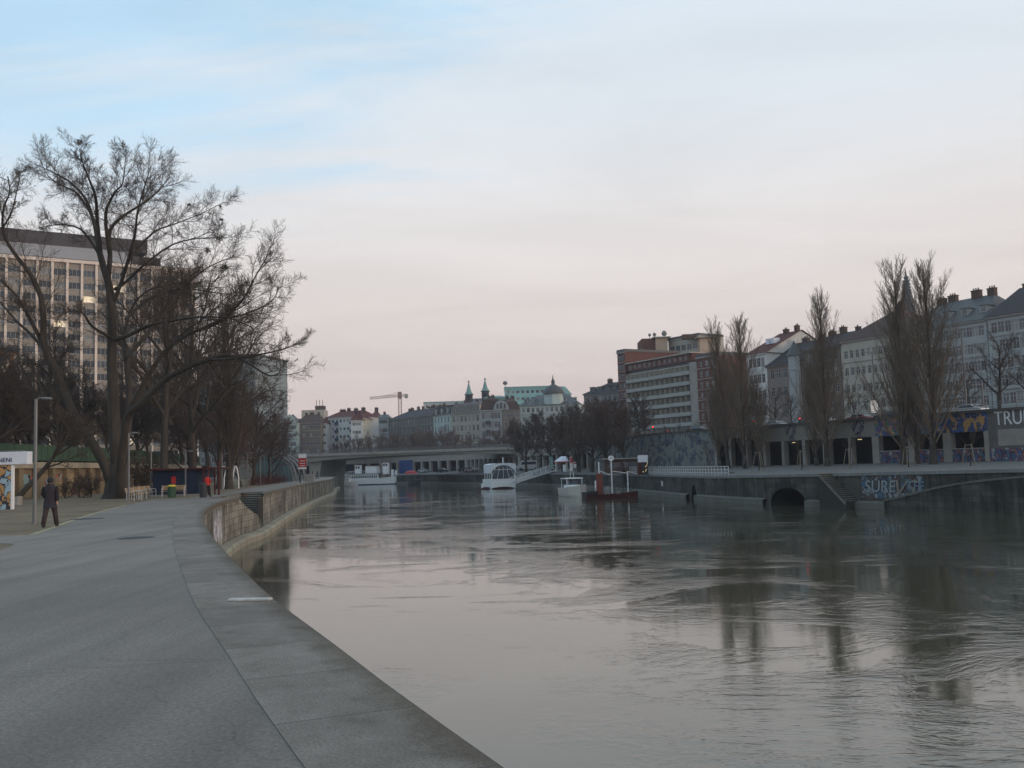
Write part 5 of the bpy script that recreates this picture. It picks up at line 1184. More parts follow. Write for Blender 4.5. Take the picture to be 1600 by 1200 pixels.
# cars
def car_mesh(paint):
    t = thing('parked_car', 'x', 'car')
    mm = MB(); prof = [(-2.1, .35), (-2.15, .8), (-1.9, .95), (-1.35, 1.0), (-.75, 1.42), (.75, 1.45), (1.45, 1.02), (2.0, .92), (2.15, .7), (2.1, .32)]
    def side(P, y, w): return [(x, y, z) for x, z in P]
    for s_ in (-1, 1): mm.face([(x, s_ * (.85 - max(0, z - .95) * .3), z) for x, z in prof])
    for i in range(len(prof)):
        a, b = prof[i], prof[(i + 1) % len(prof)]; ya, yb = .85 - max(0, a[1] - .95) * .3, .85 - max(0, b[1] - .95) * .3
        mm.face([(a[0], -ya, a[1]), (b[0], -yb, b[1]), (b[0], yb, b[1]), (a[0], ya, a[1])])
    mm.build('body', paint, t)
    mm = MB()
    for s_ in (-1, 1): mm.face([(-1.15, s_ * .85, 1.03), (-.72, s_ * .73, 1.36), (.7, s_ * .73, 1.38), (1.2, s_ * .85, 1.03)])
    mm.face([(-1.32, -.7, 1.04), (-1.32, .7, 1.04), (-.82, .6, 1.4), (-.82, -.6, 1.4)]); mm.face([(1.44, -.7, 1.06), (1.44, .7, 1.06), (.84, .6, 1.42), (.84, -.6, 1.42)])
    mm.build('windows', GL[0], t)
    for x in (-1.3, 1.3):
        for s_ in (-1, 1): mm = MB(); mm.tube([(x, s_ * .88, .32), (x, s_ * .66, .32)], .32, 14); mm.build('wheel', MT['black'], t)
    return t
cars = {k: car_mesh(MT[k]) for k in ('silver', 'carwhite', 'cardark', 'carred')}
used = set()
def place_car(k, loc, rz, lab, group):
    if k not in used: o = cars[k]; o.location = loc; o.rotation_euler = (0, 0, rz); o['label'] = lab; o['group'] = group; used.add(k); return o
    return dup(cars[k], loc, rz, lab, group)
sa = math.atan2(-1, .553)
for k, px, a, lab in (('silver', 1172, 122, 'silver car on the upper street left of the tall lamp'), ('carwhite', 1283, 122, 'white car on the upper street behind the railing, near the single poplar'), ('cardark', 1392, 123, 'dark car on the upper street between the tall poplars'), ('carwhite', 1516, 122, 'white car on the upper street below the spreading street tree'), ('silver', 1212, 126, 'silver car on the far lane behind the gallery'), ('carred', 1345, 126, 'red car on the upper street left of the sign lamp'), ('cardark', 1090, 124, 'dark car on the upper street near the brick wing')):
    q = onl(px, 660, a); place_car(k, (q.x, q.y, ZR), sa, lab, 'cars on the upper street')
for k, px, D, z, lab in (('carwhite', 737, 283, -.1, 'white car parked on the far quay left of the pavilion boat'), ('cardark', 727, 288, -.1, 'dark car parked on the far quay beside the white one'), ('silver', 662, 325, -.1, 'silver car parked on the far quay near the raft'), ('cardark', 690, 306, -.1, 'dark car parked on the far quay in the middle of the arcade')):
    p = at(px, 735, D); place_car(k, (p.x, p.y, .1), R(140), lab, 'cars on the far quay')
vt = thing('delivery_van', 'pale camper van parked on the far quay right of the pavilion boat', 'van', tuple(at(827, 730, 246).to_2d()) + (.3,), R(165))
mm = MB(); pr2 = [(-3, .4), (-3, 2.3), (-2.7, 2.6), (1.9, 2.6), (2.5, 1.5), (3.1, 1.2), (3.1, .4)]
for s_ in (-1, 1): mm.face([(x, s_ * 1, z) for x, z in pr2])
for i in range(len(pr2)): a, b = pr2[i], pr2[(i + 1) % len(pr2)]; mm.face([(a[0], -1, a[1]), (b[0], -1, b[1]), (b[0], 1, b[1]), (a[0], 1, a[1])])
mm.build('body', MT['silver'], vt); mm = MB()
for s_ in (-1, 1): mm.face([(-2.4, s_ * 1.01, 1.5), (1.9, s_ * 1.01, 1.5), (1.6, s_ * 1.01, 2.2), (-2.4, s_ * 1.01, 2.2)])
mm.build('windows', GL[0], vt)
for x in (-2, 2):
    for s_ in (-1, 1): mm = MB(); mm.tube([(x, s_ * 1.03, .38), (x, s_ * .8, .38)], .38, 12); mm.build('wheel', MT['black'], vt)
# benches
def bench(label, loc, rz):
    t = thing('bench', label, 'bench', loc, rz, 'white framed benches by the footpath')
    for x in (-.85, .85):
        mm = MB(); mm.tube([(x, -.28, 0), (x, -.28, .43), (x, -.24, .66), (x, .22, .68)], .028, 6); mm.tube([(x, .22, 0), (x, .22, .43), (x, .33, .92)], .028, 6); mm.tube([(x, -.28, .42), (x, .22, .42)], .028, 6); mm.build('frame', MT['frame'], t)
    mm = MB()
    for k in range(4): mm.box(-.95, -.27 + k * .125, .43, .95, -.17 + k * .125, .46)
    mm.build('seat', MT['wood'], t); mm = MB()
    for k in range(3): mm.box(-.95, .235 + k * .045, .55 + k * .125, .95, .26 + k * .045, .65 + k * .125)
    mm.build('backrest', MT['wood'], t); return t
for px, py, D, rz, lab in ((209, 783, 68, 95, 'white bench nearest the camera beside the lamp post'), (217, 779, 71.5, 92, 'second white bench from the camera in the row'), (225, 777, 75, 88, 'third white bench behind, in front of the dark shrubs'), (231, 776, 78.5, 85, 'farthest white bench next to the kiosk corner'), (271, 776, 78, 12, 'single white bench in front of the blue kiosk wall')):
    p = at(px, py, D); bench(lab, (p.x, p.y, .01), R(rz))
def bin_(label, px, py, D, h, r, col, top=None, name='litter_bin'):
    p = at(px, py, D); t = thing(name, label, 'bin', (p.x, p.y, .01)); mm = MB(); mm.loft([(0, 0, 0, r, r), (0, 0, h, r * 1.1, r * 1.1)], 12); mm.build('body', MT[col], t)
    mm = MB(); mm.loft([(0, 0, h, r * 1.15, r * 1.15), (0, 0, h + .06, r * 1.15, r * 1.15), (0, 0, h + .14, r * .6, r * .6)], 12); mm.build('lid', MT[top or col], t)
bin_('dark green bin with yellow top in front of the kiosk bench', 268.5, 777, 75, .85, .3, 'green', 'yellow')
bin_('tall dark litter bin left of the person in red', 317.5, 778.5, 72, .95, .26, 'dark')
p = at(25, 780, 66); t = thing('concrete_block', 'pale concrete block beside the graffiti booth', 'block', (p.x, p.y, 0)); mm = MB(); mm.box(-.3, -.3, 0, .3, .3, .6); mm.build('block', MT['concrete'], t, bevel=.03)
# blue kiosk
a, b = at(238, 776, 82), at(309, 776, 82); W = (b - a).length; zt = zat(260, 733, 82)
k = thing('kiosk', 'long dark blue wooden kiosk with red flat roof beside the path', 'kiosk', (a.x, a.y, 0), 0)
mm = MB()
for i in range(26): x = W * i / 26; mm.box(x + .006, 0, .12, x + W / 26 - .006, .04, zt - .12)
mm.box(0, .03, .1, W, 3, zt - .13); mm.build('wall', MT['navy'], k)
mm = MB(); mm.box(-.3, -.35, zt - .12, W + 1.7, 3.3, zt + .04); mm.build('roof', MT['darkred'], k, bevel=.02)
mm = MB(); mm.box(W * .42, -.03, zt - 1.25, W * .52, -.005, zt - .65); mm.build('poster', MT['red'], k)
mm = MB()
for x in (W + .55, W + 1.5): mm.box(x - .06, -.2, 0, x + .06, -.08, zt - .12)
mm.build('post', MT['darkred'], k)
mm = MB(); mm.box(-.1, -.12, 0, W + .1, 3.1, .1); mm.build('plinth', MT['concrete'], k)
# booth with lettering at the left edge
a = at(0, 795, 57); bt_ = thing('sign_booth', 'booth with white NENI fascia and orange blue graffiti post at the left edge', 'booth', (at(42, 795, 57).x, 57, 0))
zf1, zf0 = zat(20, 706, 57), zat(20, 726, 57)
mm = MB(); mm.box(-6.5, 0, zf0, 0, .6, zf1); mm.build('fascia', MT['whitesoft'], bt_, bevel=.03)
mm = MB(); mm.box(-6.4, .1, zf1, -.4, .55, zf1 + .08); mm.build('roof', MT['steel'], bt_)
mm = MB(); mm.face([(-3.2, .12, 0), (-1.03, .12, 0), (-1.03, .12, zf0), (-3.2, .12, zf0)], 0, [(0, 0), (2.2, 0), (2.2, zf0), (0, zf0)]); mm.box(-3.2, .13, 0, -1.03, .4, zf0 - .003, 1); mm.box(-1.02, .1, 0, -.9, .3, zf0 - .003, 2)
mm.build('graffiti_post', [graffiti('graffiti_orange', (.42, .25, .1), [(.42, .24, .09), (.42, .24, .09), (.3, .42, .5), (.45, .28, .12), (.42, .24, .09)], 1.7, 2, 5), MT['concrete'], MT['white']], bt_)
tw = text_mesh('NENI', .36, .01); lw_ = max(v.co.x for v in tw.vertices)
put_text('lettering', 'NENI', .36, mat('navy_lettering', (.03, .03, .09), .7, .1, 3), bt_, (at(18.5, 720, 57).x - at(42, 720, 57).x - lw_ - .05, -.012, zat(10, 722, 57)), (R(90), 0, 0), .01)
# playground poles
p = at(338, 766, 112); t = thing('play_frame', 'white curved playground bars right of the person in red', 'climbing frame', (p.x, p.y, 0))
mm = MB()
for x, l in ((0, .5), (.9, .4), (1.9, .3), (2.6, -.3)): mm.tube([(x, 0, 0), (x, 0, 1.2), (x + l * .5, 0, 2.1), (x + l, 0, 2.6)], .07, 7)
mm.tube([(0.5, 0, 2.55), (1.3, 0, 2.6)], .05, 6); mm.build('bars', MT['white'], t)
# red pylon
t = thing('climbing_frame', 'dark red wooden frame behind the person in red', 'climbing frame', tuple(at(326, 775, 80).to_2d()) + (0,)); mm = MB()
mm.box(-.1, 0, 0, .05, .15, 2.5); mm.box(.75, 0, 0, .9, .15, 2.9); mm.box(-.1, .02, 2.1, .9, .13, 2.2); mm.build('posts', MT['darkred'], t)
# hedge, left
p0_ = at(393, 758, 128); p1_ = at(442, 753, 158)
t = thing('hedge', 'russet leafed low hedge between the lamp posts near the glass shelter', 'hedge'); mm = MB(); rng = random.Random(4)
for k in range(7000):
    f = rng.random(); c = p0_.lerp(p1_, f); c = Vector((c.x + rng.uniform(-1, 1) * 1.1, c.y + rng.uniform(-1, 1), abs(rng.gauss(.7, .45)) * (.85 + .25 * math.sin(f * 30)))); s_ = rng.uniform(.06, .14)
    u = Vector((rng.gauss(0, 1), rng.gauss(0, 1), rng.gauss(0, 1))).normalized() * s_; v = Vector((rng.gauss(0, 1), rng.gauss(0, 1), rng.gauss(0, 1))).normalized() * s_
    mm.face([c, c + u, c + u + v])
mm.build('leaves', MT['redhedge'], t)
# hedge strips behind right railing
t = thing('hedge', 'dark clipped hedge growing along the railing above the right bank murals', 'hedge'); mm = MB(); Q = resample(offs(ARC, -.9)[4:22], 300); rng = random.Random(6)
for c0 in Q:
    for k in range(36):
        c = c0 + Vector((rng.uniform(-.4, .4), rng.uniform(-.3, .3), ZR + abs(rng.gauss(.65, .4)))); s_ = rng.uniform(.1, .2)
        u = Vector((rng.gauss(0, 1), rng.gauss(0, 1), rng.gauss(0, 1))).normalized() * s_; v = Vector((rng.gauss(0, 1), rng.gauss(0, 1), rng.gauss(0, 1))).normalized() * s_
        mm.face([c, c + u, c + u + v])
mm.build('leaves', MT['hedge'], t)
# arched glass shelter
p = at(398, 750, 172); q = at(462, 747, 172); W = q.x - p.x; zt = zat(420, 704, 172)
t = thing('glass_shelter', 'curved steel and glass shelter with quarter arch roof near the bridge', 'shelter', (p.x, p.y, 0)); mm = MB(); mg = MB()
arcp_ = [(W * math.sin(R(90) * k / 12), zt * math.cos(R(90) * k / 12) ** .75) for k in range(13)]
for y in (0, 3.5, 7):
    mm.tube([(x, y, z) for x, z in arcp_], .2, 6); mm.tube([(x * .93, y, z * .88) for x, z in arcp_], .09, 5)
    for i in range(12): mm.tube([(arcp_[i][0], y, arcp_[i][1]), (arcp_[i + 1][0] * .93, y, arcp_[i + 1][1] * .88)], .06, 4)
for k in range(1, 8): x = W * k / 8.5; zz_ = zt * (1 - (x / W) ** 2) ** .45 * .9; mm.tube([(x, 0, 0), (x, 0, zz_)], .07, 5)
mm.tube([(0, 0, zt), (2.5, 0, zt + .1), (6, 0, zt - 1.1), (6.6, 0, zt - 2.4)], .1, 5); mm.build('frame', MT['steel'], t)
mg.face([(0, .05, 0)] + [(x * .92, .05, z * .86) for x, z in arcp_]); mg.build('glazing', mat('green_glass', (.08, .14, .15), .15, .4, .3, spec=.6), t)
# red white banner pylon
p = at(471.5, 750, 150); t = thing('banner_sign', 'red and white banner sign on a pole at the quay near the bridge', 'sign', (p.x, p.y, 0)); z0, z1_ = zat(473, 733, 150), zat(473, 709, 150)
mm = MB(); mm.tube([(-.25, .05, 0), (-.25, .05, z1_)], .1, 8); mm.build('pole', MT['dark'], t)
mm = MB(); mm.box(-.45, -.06, z0, .75, .0, z1_, 0); h = z1_ - z0; mm.box(-.452, -.065, z0 + h * .12, .752, -.0601, z0 + h * .72, 1); mm.build('banner', [MT['white'], MT['red']], t)
mm = MB()
for k in range(3): mm.box(-.25, -.07, z0 + h * (.2 + k * .16), .55, -.066, z0 + h * (.24 + k * .16))
mm.build('lines', MT['white'], t)
p = at(484, 749, 160); t = thing('notice_box', 'grey box cabinet at the edge of the path near the bridge', 'cabinet', (p.x, p.y, 0)); mm = MB(); mm.box(-.7, -.3, 0, .7, .3, 1.3); mm.build('cabinet', MT['concrete'], t, bevel=.03)
# ------------------------------------------------------------------ boats and landing stages
def hull_mesh(mb, L, W, h, draft=.4, bow=.3, m=0, n=14, square=False, sheer=.3, m2=None):
    # x forward (bow at +L/2), waterline z=0
    secs = []
    for i in range(n + 1):
        t = i / n; x = -L / 2 + L * t
        w = W / 2 * (1 - max(0, (t - (1 - bow)) / bow) ** 2.2) if not square else W / 2
        w *= .85 + .15 * min(1, t * 5); hh = h + sheer * max(0, t - .4) ** 2 * 2.8
        secs.append((x, max(w, .02), hh))
    for i in range(n):
        a, b = secs[i], secs[i + 1]
        for s_ in (-1, 1):
            mb.face([(a[0], s_ * a[1] * .75, -draft), (b[0], s_ * b[1] * .75, -draft), (b[0], s_ * b[1] * .92, .25), (a[0], s_ * a[1] * .92, .25)], m if m2 is None else m2)
            mb.face([(a[0], s_ * a[1] * .92, .25), (b[0], s_ * b[1] * .92, .25), (b[0], s_ * b[1], b[2]), (a[0], s_ * a[1], a[2])], m)
        mb.face([(a[0], -a[1], a[2] - .12), (b[0], -b[1], b[2] - .12), (b[0], b[1], b[2] - .12), (a[0], a[1], a[2] - .12)], m)
    a = secs[0]; mb.face([(a[0], -a[1] * .75, -draft), (a[0], a[1] * .75, -draft), (a[0], a[1], a[2]), (a[0], -a[1], a[2])], m)
# pavilion boat
p = G(787, 763.5, WZ); D = p.y; wp = 1500 / D
t = thing('pavilion_boat', 'white floating pavilion with arched canopy and glazed front moored in mid channel', 'boat', (p.x, p.y, WZ), R(12))
WB = 38 / wp; LB = 11.; topz = (763.5 - 724) / wp; dk = 14.5 / wp
# local: x right, y away; front face at y=0
mm = MB(); hp = [(-WB / 2, .15), (-WB / 4, .35), (0, .45), (WB / 4, .35), (WB / 2, .05)]
mm.face([(x, 0, z) for x, z in hp] + [(WB / 2, 0, dk), (-WB / 2, 0, dk)]); 
for x in (-WB / 2, WB / 2): mm.face([(x, 0, .05), (x, LB, -.4), (x, LB, dk), (x, 0, dk)])
mm.face([(-WB / 2, 0, dk), (WB / 2, 0, dk), (WB / 2, LB, dk), (-WB / 2, LB, dk)]); mm.face([(-WB / 2, LB, -.4), (WB / 2, LB, -.4), (WB / 2, LB, dk), (-WB / 2, LB, dk)])
mm.build('hull', MT['white'], t)
mm = MB(); mm.box(-WB * .47, .5, -.4, WB * .47, LB - .3, .3); mm.box(-WB / 2 - 1.7, 2, -.3, -WB / 2 - .02, 8, .35); mm.build('float', MT['darkred'], t)
mm = MB(); n = 12; W2 = WB / 2
def arch(x): return topz - .5 - 1.0 * (abs(x) / W2) ** 2.2 * .9
cz = topz - 2.2; 
for (y, d) in ((-.25, 1), (LB * .75, 1)):
    # canopy edge: arch cut out of a curved valance
    top_ = [(-W2 - .15 + (WB + .3) * i / n, topz - .25 * abs(2 * i / n - 1) ** 4) for i in range(n + 1)]
    bot = [(-W2 - .15 + (WB + .3) * i / n, (topz - .45 - 1.7 * abs(2 * i / n - 1) ** 2.4)) for i in range(n + 1)]
    for i in range(n): mm.face([(bot[i][0], y, bot[i][1]), (bot[i + 1][0], y, bot[i + 1][1]), (top_[i + 1][0], y, top_[i + 1][1]), (top_[i][0], y, top_[i][1])])
for i in range(n): mm.face([(top_[i][0], -.25, top_[i][1]), (top_[i + 1][0], -.25, top_[i + 1][1]), (top_[i + 1][0], LB * .75, top_[i + 1][1]), (top_[i][0], LB * .75, top_[i][1])])
for s_ in (0, n): mm.face([(top_[s_][0], -.25, top_[s_][1]), (top_[s_][0], LB * .75, top_[s_][1]), (bot[s_][0], LB * .75, bot[s_][1]), (bot[s_][0], -.25, bot[s_][1])])
mm.build('canopy', MT['whitesoft'], t)
mm = MB(); zb_ = dk
for x in (-W2 + .1, W2 - .1): mm.box(x - .09, -.1, zb_, x + .09, .1, topz - 1.6)
for k in range(-2, 3): mm.tube([(k * .35 * W2 * .95, -.02, topz - .6 - .05 * abs(k)), (k * .35 * W2, -.02, (zb_ + topz) / 2 + .1)], .045, 4); mm.tube([(k * .35 * W2, -.02, (zb_ + topz) / 2 + .1), (k * .52 * W2, -.02, zb_ + .1)], .045, 4)
mm.box(-W2, -.06, (zb_ + topz) / 2 + .3, W2, .02, (zb_ + topz) / 2 + .4); mm.box(-W2, -.06, zb_, W2, .04, zb_ + .12)
for y in (2.6, 5.2, 8): mm.box(-W2 - .05, y - .08, zb_, -W2 + .1, y + .08, topz - 1.4); mm.box(W2 - .1, y - .08, zb_, W2 + .05, y + .08, topz - 1.4)
mm.build('frame', MT['white'], t)
mm = MB(); mm.face([(-W2 + .2, .05, zb_), (W2 - .2, .05, zb_), (W2 - .2, .05, topz - 1.9), (0, .05, topz - .45), (-W2 + .2, .05, topz - 1.9)])
mm.build('glazing', GL[1], t); mm = MB(); mm.tube([(.6, 3, topz - .2), (.6, 3, topz + 1.3)], .12, 6); mm.box(-1, 4, zb_, 1, 7, zb_ + 1.6); mm.build('fittings', MT['white'], t)
mm = MB(); mm.box(-WB / 2 - 1.9, 1.6, .3, -WB / 2 - 1.5, 2.3, 1.2); mm.build('bollard_box', MT['white'], t)
# gangway
a = G(806, 757, WZ + 1.2); a = at(806, 755, 206); b = at(868, 735, 214)
t = thing('gangway', 'white trussed gangway rising from the pavilion boat to the quay', 'gangway', tuple(a), math.atan2(b.y - a.y, b.x - a.x))
L_ = math.hypot(b.x - a.x, b.y - a.y); dz = b.z - a.z
for y in (0, 1.6):
    mm = MB(); mm.tube([(0, y, 0), (L_, y, dz)], .1, 5); mm.tube([(0, y, 1.2), (L_, y, dz + 1.2)], .07, 5); mm.tube([(0, y, .6), (L_, y, dz + .6)], .04, 4)
    for k in range(9): x = L_ * k / 8; mm.tube([(x, y, dz * k / 8), (x, y, dz * k / 8 + 1.2)], .05, 4)
    mm.build('side_rail', MT['white'], t)
mm = MB(); mm.face([(0, 0, .05), (L_, 0, dz + .05), (L_, 1.6, dz + .05), (0, 1.6, .05)]); mm.build('walkway', MT['steel'], t)
mm = MB(); mm.face([(.2, -.12, .15), (L_ * .42, -.12, dz * .42 + .1), (L_ * .42, -.12, dz * .42 + 1.1), (.2, -.12, 1.1)]); mm.build('white_panel', MT['white'], t)
# motorboat
p = G(898, 776, WZ); wp = 1500 / p.y
t = thing('motor_boat', 'small white motor cruiser with blue windows moored beside the red workboat', 'boat', (p.x, p.y + 3, WZ), R(-78))
mm = MB(); hull_mesh(mm, 8.5, 3.3, 1.25, m2=None, sheer=.5); mm.build('hull', mat('boat_gelcoat', (.5, .48, .44), .4, .1, 1), t)
mm = MB(); mm.loft([(-.6, 0, 1.1, 2.6, 1.25), (-.6, 0, 1.75, 2.2, 1.15)], 4 + 12); mm.build('cabin', MT['white'], t)
mm = MB(); mm.loft([(-.6, 0, 1.75, 2.0, 1.1), (-.8, 0, 2.65, 1.6, .95)], 16); mm.build('windscreen', GL[0], t)
mm = MB(); mm.box(-2.6, -1.35, 2.66, 1.0, 1.35, 2.8)
for x, y in ((-2.4, -1.2), (-2.4, 1.2), (.8, -1.2), (.8, 1.2)): mm.tube([(x, y, 1.3), (x, y, 2.7)], .06, 5)
mm.build('hardtop', MT['white'], t)
mm = MB()
for k in range(9): w = -1.35 + 2.7 * k / 8; mm.tube([(3.9 - abs(w) ** 2 * .9, w, 1.35), (3.9 - abs(w) ** 2 * .9, w, 1.85)], .025, 4)
mm.tube([(-1.5, 0, 2.8), (-1.5, 0, 4.4)], .03, 4); mm.tube([(-1.5, .5, 2.8), (-1.5, .5, 3.8)], .03, 4); mm.build('rails', MT['white'], t)
# red workboat
p = G(955, 779, WZ)
t = thing('work_boat', 'low dark red workboat with an upright rusty tank under the white posts', 'boat', (p.x + .3, p.y + 1.5, WZ), R(-8))
mm = MB(); hull_mesh(mm, 7.2, 3., .6, bow=.2, sheer=.3); mm.build('hull', MT['darkred'], t)
mm = MB(); mm.box(-2.2, .2, .5, -1.3, 1.2, 3.5); mm.build('tank', mat('rust_paint', (.16, .05, .035), .8, .3, 1), t, bevel=.05)
mm = MB(); mm.box(-1, -.9, .5, -.3, -.2, 1.2); mm.loft([(-.6, -.5, 1.2, .5, .35), (-.6, -.5, 1.7, .3, .25)], 10); mm.box(.6, -1., .5, 1.2, -.4, 1.); mm.build('equipment', MT['steel'], t)
mm = MB()
for x in (.4, 1.6, 2.6): mm.tube([(x, 0, .5), (x, 0, 2.6)], .04, 4)
mm.tube([(.4, 0, 2.5), (2.6, 0, 1.4)], .03, 4); mm.tube([(.4, 0, 1.5), (2.6, 0, 2.5)], .03, 4); mm.build('frame', MT['dark'], t)
# dark dinghy
p = G(926, 779, WZ); t = thing('dinghy', 'small dark dinghy between the cruiser and the red workboat', 'boat', (p.x, p.y + 2, WZ), R(-80)); mm = MB(); hull_mesh(mm, 5, 2., .8, sheer=.3); mm.build('hull', MT['dark'], t)
mm = MB(); mm.tube([(-1, -.6, .7), (-1, -.5, 1.6), (-1, 0, 1.9), (-1, .5, 1.6), (-1, .6, .7)], .04, 5); mm.tube([(1, -.5, .7), (1, -.4, 1.4), (1, 0, 1.6), (1, .4, 1.4), (1, .5, .7)], .04, 5); mm.build('hoops', MT['steel'], t)
# mooring posts
for px, yt, yb, dsc, lab in ((937, 722, 771, False, 'white mooring post left of the one with the round disc'), (956.5, 716, 768, True, 'white mooring post topped by a round clock like disc'), (981.5, 736, 768, False, 'white mooring post right of the red workboat'), (931, 751, 772, False, 'short white post rising from the water by the dinghy')):
    p = at(px, 765, 147); zt = zat(px, yt, 147); t = thing('mooring_post', lab, 'post', (p.x, p.y, WZ), 0, 'white mooring posts')
    mm = MB(); mm.tube([(0, 0, -1), (0, 0, zt - WZ)],  .095 if yt < 750 else .15, 10); mm.build('post', MT['white'], t)
    if dsc:
        mm = MB(); mm.tube([(0, -.05, zt - WZ), (0, .15, zt - WZ)], .42, 20); d_ = mm.build('disc', MT['white'], t)
        mm = MB(); mm.box(-.28, -.07, zt - WZ - .03, .28, -.051, zt - WZ + .03); mm.box(-.03, -.07, zt - WZ - .28, .03, -.051, zt - WZ + .28); mm.build('marks', MT['dark'], d_)
for (x0, y0, x1, y1, lab) in ((938, 736.5, 953, 742, 'thin white boom left of the disc post'), (958, 736.5, 982, 739.5, 'thin white boom right of the disc post'), (982, 737, 1003, 742.5, 'thin white boom running back to the quay railing')):
    a, b = at(x0, y0, 147), at(x1, y1, 149); t = tag((lambda m_: (m_.tube([a, b], .065, 6), m_.build('mooring_boom', MT['white']))[1])(MB()), lab, 'boom', 'white mooring booms')
# depth mark on wall
p = onl(1037, 750, 1); i = side_at(1037, 0); q = offs(ED, .1)[i]; t = MB(); z_ = zat(1037, 753, q.y); t.box(-.12, -.05, z_ - .6, .12, .0, z_ + .15); o = t.build('gauge_plate', MT['white']); o.location = (q.x, q.y - .1, 0); tag(o, 'small white gauge plate on the dark right quay wall', 'plate')
# white railing on right quay
Q = [p for p in offs(ED, -.25) if 112 < p.y < 166]; Q = resample(Q, 56)
t = thing('railing', 'white railing along the right quay above the landing stage', 'fence'); mm = MB()
for i, c in enumerate(Q):
    mm.tube([c + Z * -.2, c + Z * .85], .05, 5)
    if i: 
        for z in (.1, .48, .85): mm.tube([Q[i - 1] + Z * z, c + Z * z], .045, 4)
mm.build('rails', MT['frame'], t)
# tent, banners, booth, canopy boat
p = at(878, 738, 190); t = thing('market_tent', 'white market tent with red trim at the top of the gangway', 'tent', (p.x, p.y, .3), R(-10)); mm = MB()
w = 1.35; mm.loft([(0, 0, 1.9, w * 1.1, 1.5), (0.4, 0, 2.9, .5, .25)], 8); mm.build('roof', MT['whitesoft'], t); mm = MB(); mm.loft([(0, 0, 1.7, w * 1.12, 1.53), (0, 0, 1.9, w * 1.12, 1.53)], 8); mm.build('trim', MT['red'], t)
mm = MB()
for x in (-1.1, 1.1):
    for y in (-1., 1.): mm = MB(); mm.tube([(x, y, -.2), (x, y, 1.8)], .05, 5); mm.build('pole', MT['white'], t)
for px, y0, y1, m_, lab in ((882, 726, 737, 'white', 'white banner flag in front of the market tent'), (893, 714, 736, 'white', 'tall white and red banner flag right of the market tent'), (898.5, 722, 731, 'white', 'small white and red banner flag farthest right of the tent'), (862, 714, 732, 'copper', 'pale teal banner sign at the gangway top')):
    p = at(px, y1, 186); z0, z1_ = zat(px, y1, 186), zat(px, y0, 186); t = thing('banner_flag', lab, 'flag', (p.x, p.y, .2), 0, 'banner flags by the market tent')
    mm = MB(); mm.tube([(-.3, 0, -.3), (-.3, 0, z1_ - .2)], .04, 5); mm.build('pole', MT['steel'], t); mm = MB(); mm.box(-.28, -.02, z0 - .2, .28, .02, z1_ - .2); b_ = mm.build('cloth', MT[m_], t)
    if 'red' in lab: mm = MB(); mm.box(-.2, -.03, z0 + (z1_ - z0) * .5, .29, -.021, z1_ - .3); mm.build('red_band', MT['red'], t)
p = at(1011, 741, 141); t = thing('vending_booth', 'booth with white sign top and red side panel behind the white railing', 'booth', (p.x, p.y + 3, .0)); z0 = zat(1010, 722, 144); z1_ = zat(1010, 711, 144)
mm = MB(); mm.box(-.85, 0, z0, .6, .3, z1_); mm.build('sign_top', MT['whitesoft'], t); mm = MB(); mm.box(-.9, .05, -.3, -.4, 1, z0); mm.build('side_panel', MT['darkred'], t); mm = MB(); mm.box(-.38, .3, -.3, .7, 1, z0); mm.build('body', MT['dark'], t)
mm = MB(); rng = random.Random(2)
for k in range(6): x, z = rng.uniform(-.2, .55), rng.uniform(z0 - 1.6, z0 - .1); mm.box(x, .24, z, x + .09, .29, z + .09)
mm.build('bulbs', WARML, t)
t = thing('landing_hut', 'low brown hut with pale flat roof behind the white railing', 'hut', tuple(at(985, 735, 158).to_2d()) + (-.1,), R(-4)); mm = MB(); mm.box(-4.2, 0, 0, 2.6, 3, 2.3); mm.build('wall', MT['brickb'], t); mm = MB(); mm.box(-4.6, -.6, 2.3, 3, 3.2, 2.5); mm.build('roof', MT['concrete'], t)
mm = MB(); mm.box(-3.6, -.03, .9, -1.6, -.005, 1.8); mm.box(-1, -.03, .9, 1.2, -.005, 1.8); mm.build('window', GL[1], t)
# steamship
p = G(580, 756, WZ); wp = 1500 / p.y; D = 318.
a, b = at(528, 755, D), at(625, 755, D + 8); L_ = (b - a).length; 
t = thing('steamship', 'long white passenger steamship moored below the bridge deck', 'ship', ((a.x + b.x) / 2, (a.y + b.y) / 2, WZ), R(-10)); L_ *= 1.03
mm = MB(); hull_mesh(mm, L_, 5.5, 1.9, bow=.25, m=0, m2=1, sheer=.9); mm.build('hull', [MT['white'], MT['blue']], t)
mm = MB(); mm.box(-L_ * .49, -2.4, 1.7, L_ * .18, 2.4, 3.6); mm.build('deckhouse', MT['white'], t)
mm = MB()
for k in range(22): x = -L_ * .47 + k * L_ * .64 / 22; mm.box(x, -2.43, 2.2, x + L_ * .018, -2.405, 3.1)
mm.build('windows', GL[0], t)
mm = MB(); mm.box(-L_ * .3, -2.7, 3.6, L_ * .22, 2.7, 3.72); mm.box(-L_ * .45, -1.9, 3.6, -L_ * .3, 1.9, 4.6); mm.build('upper_deck', MT['steel'], t)
for x, h, lab in ((-L_ * .17, 6.6, 0), (L_ * .27, 7.2, 1)):
    mm = MB(); mm.box(x - .9, -.9, 1.9, x + .9, .9, h); wh = mm.build('wheelhouse', MT['white'], t); mm = MB(); mm.box(x - .7, -.93, h - 1.2, x - .1, -.905, h - .4); mm.box(x + .1, -.93, h - 1.2, x + .7, -.905, h - .4); mm.build('window', GL[0], wh)
    mm = MB(); mm.box(x - 1.1, -1.1, h, x + 1.1, 1.1, h + .15); mm.build('roof', MT['darkred'] if lab else MT['steel'], wh)
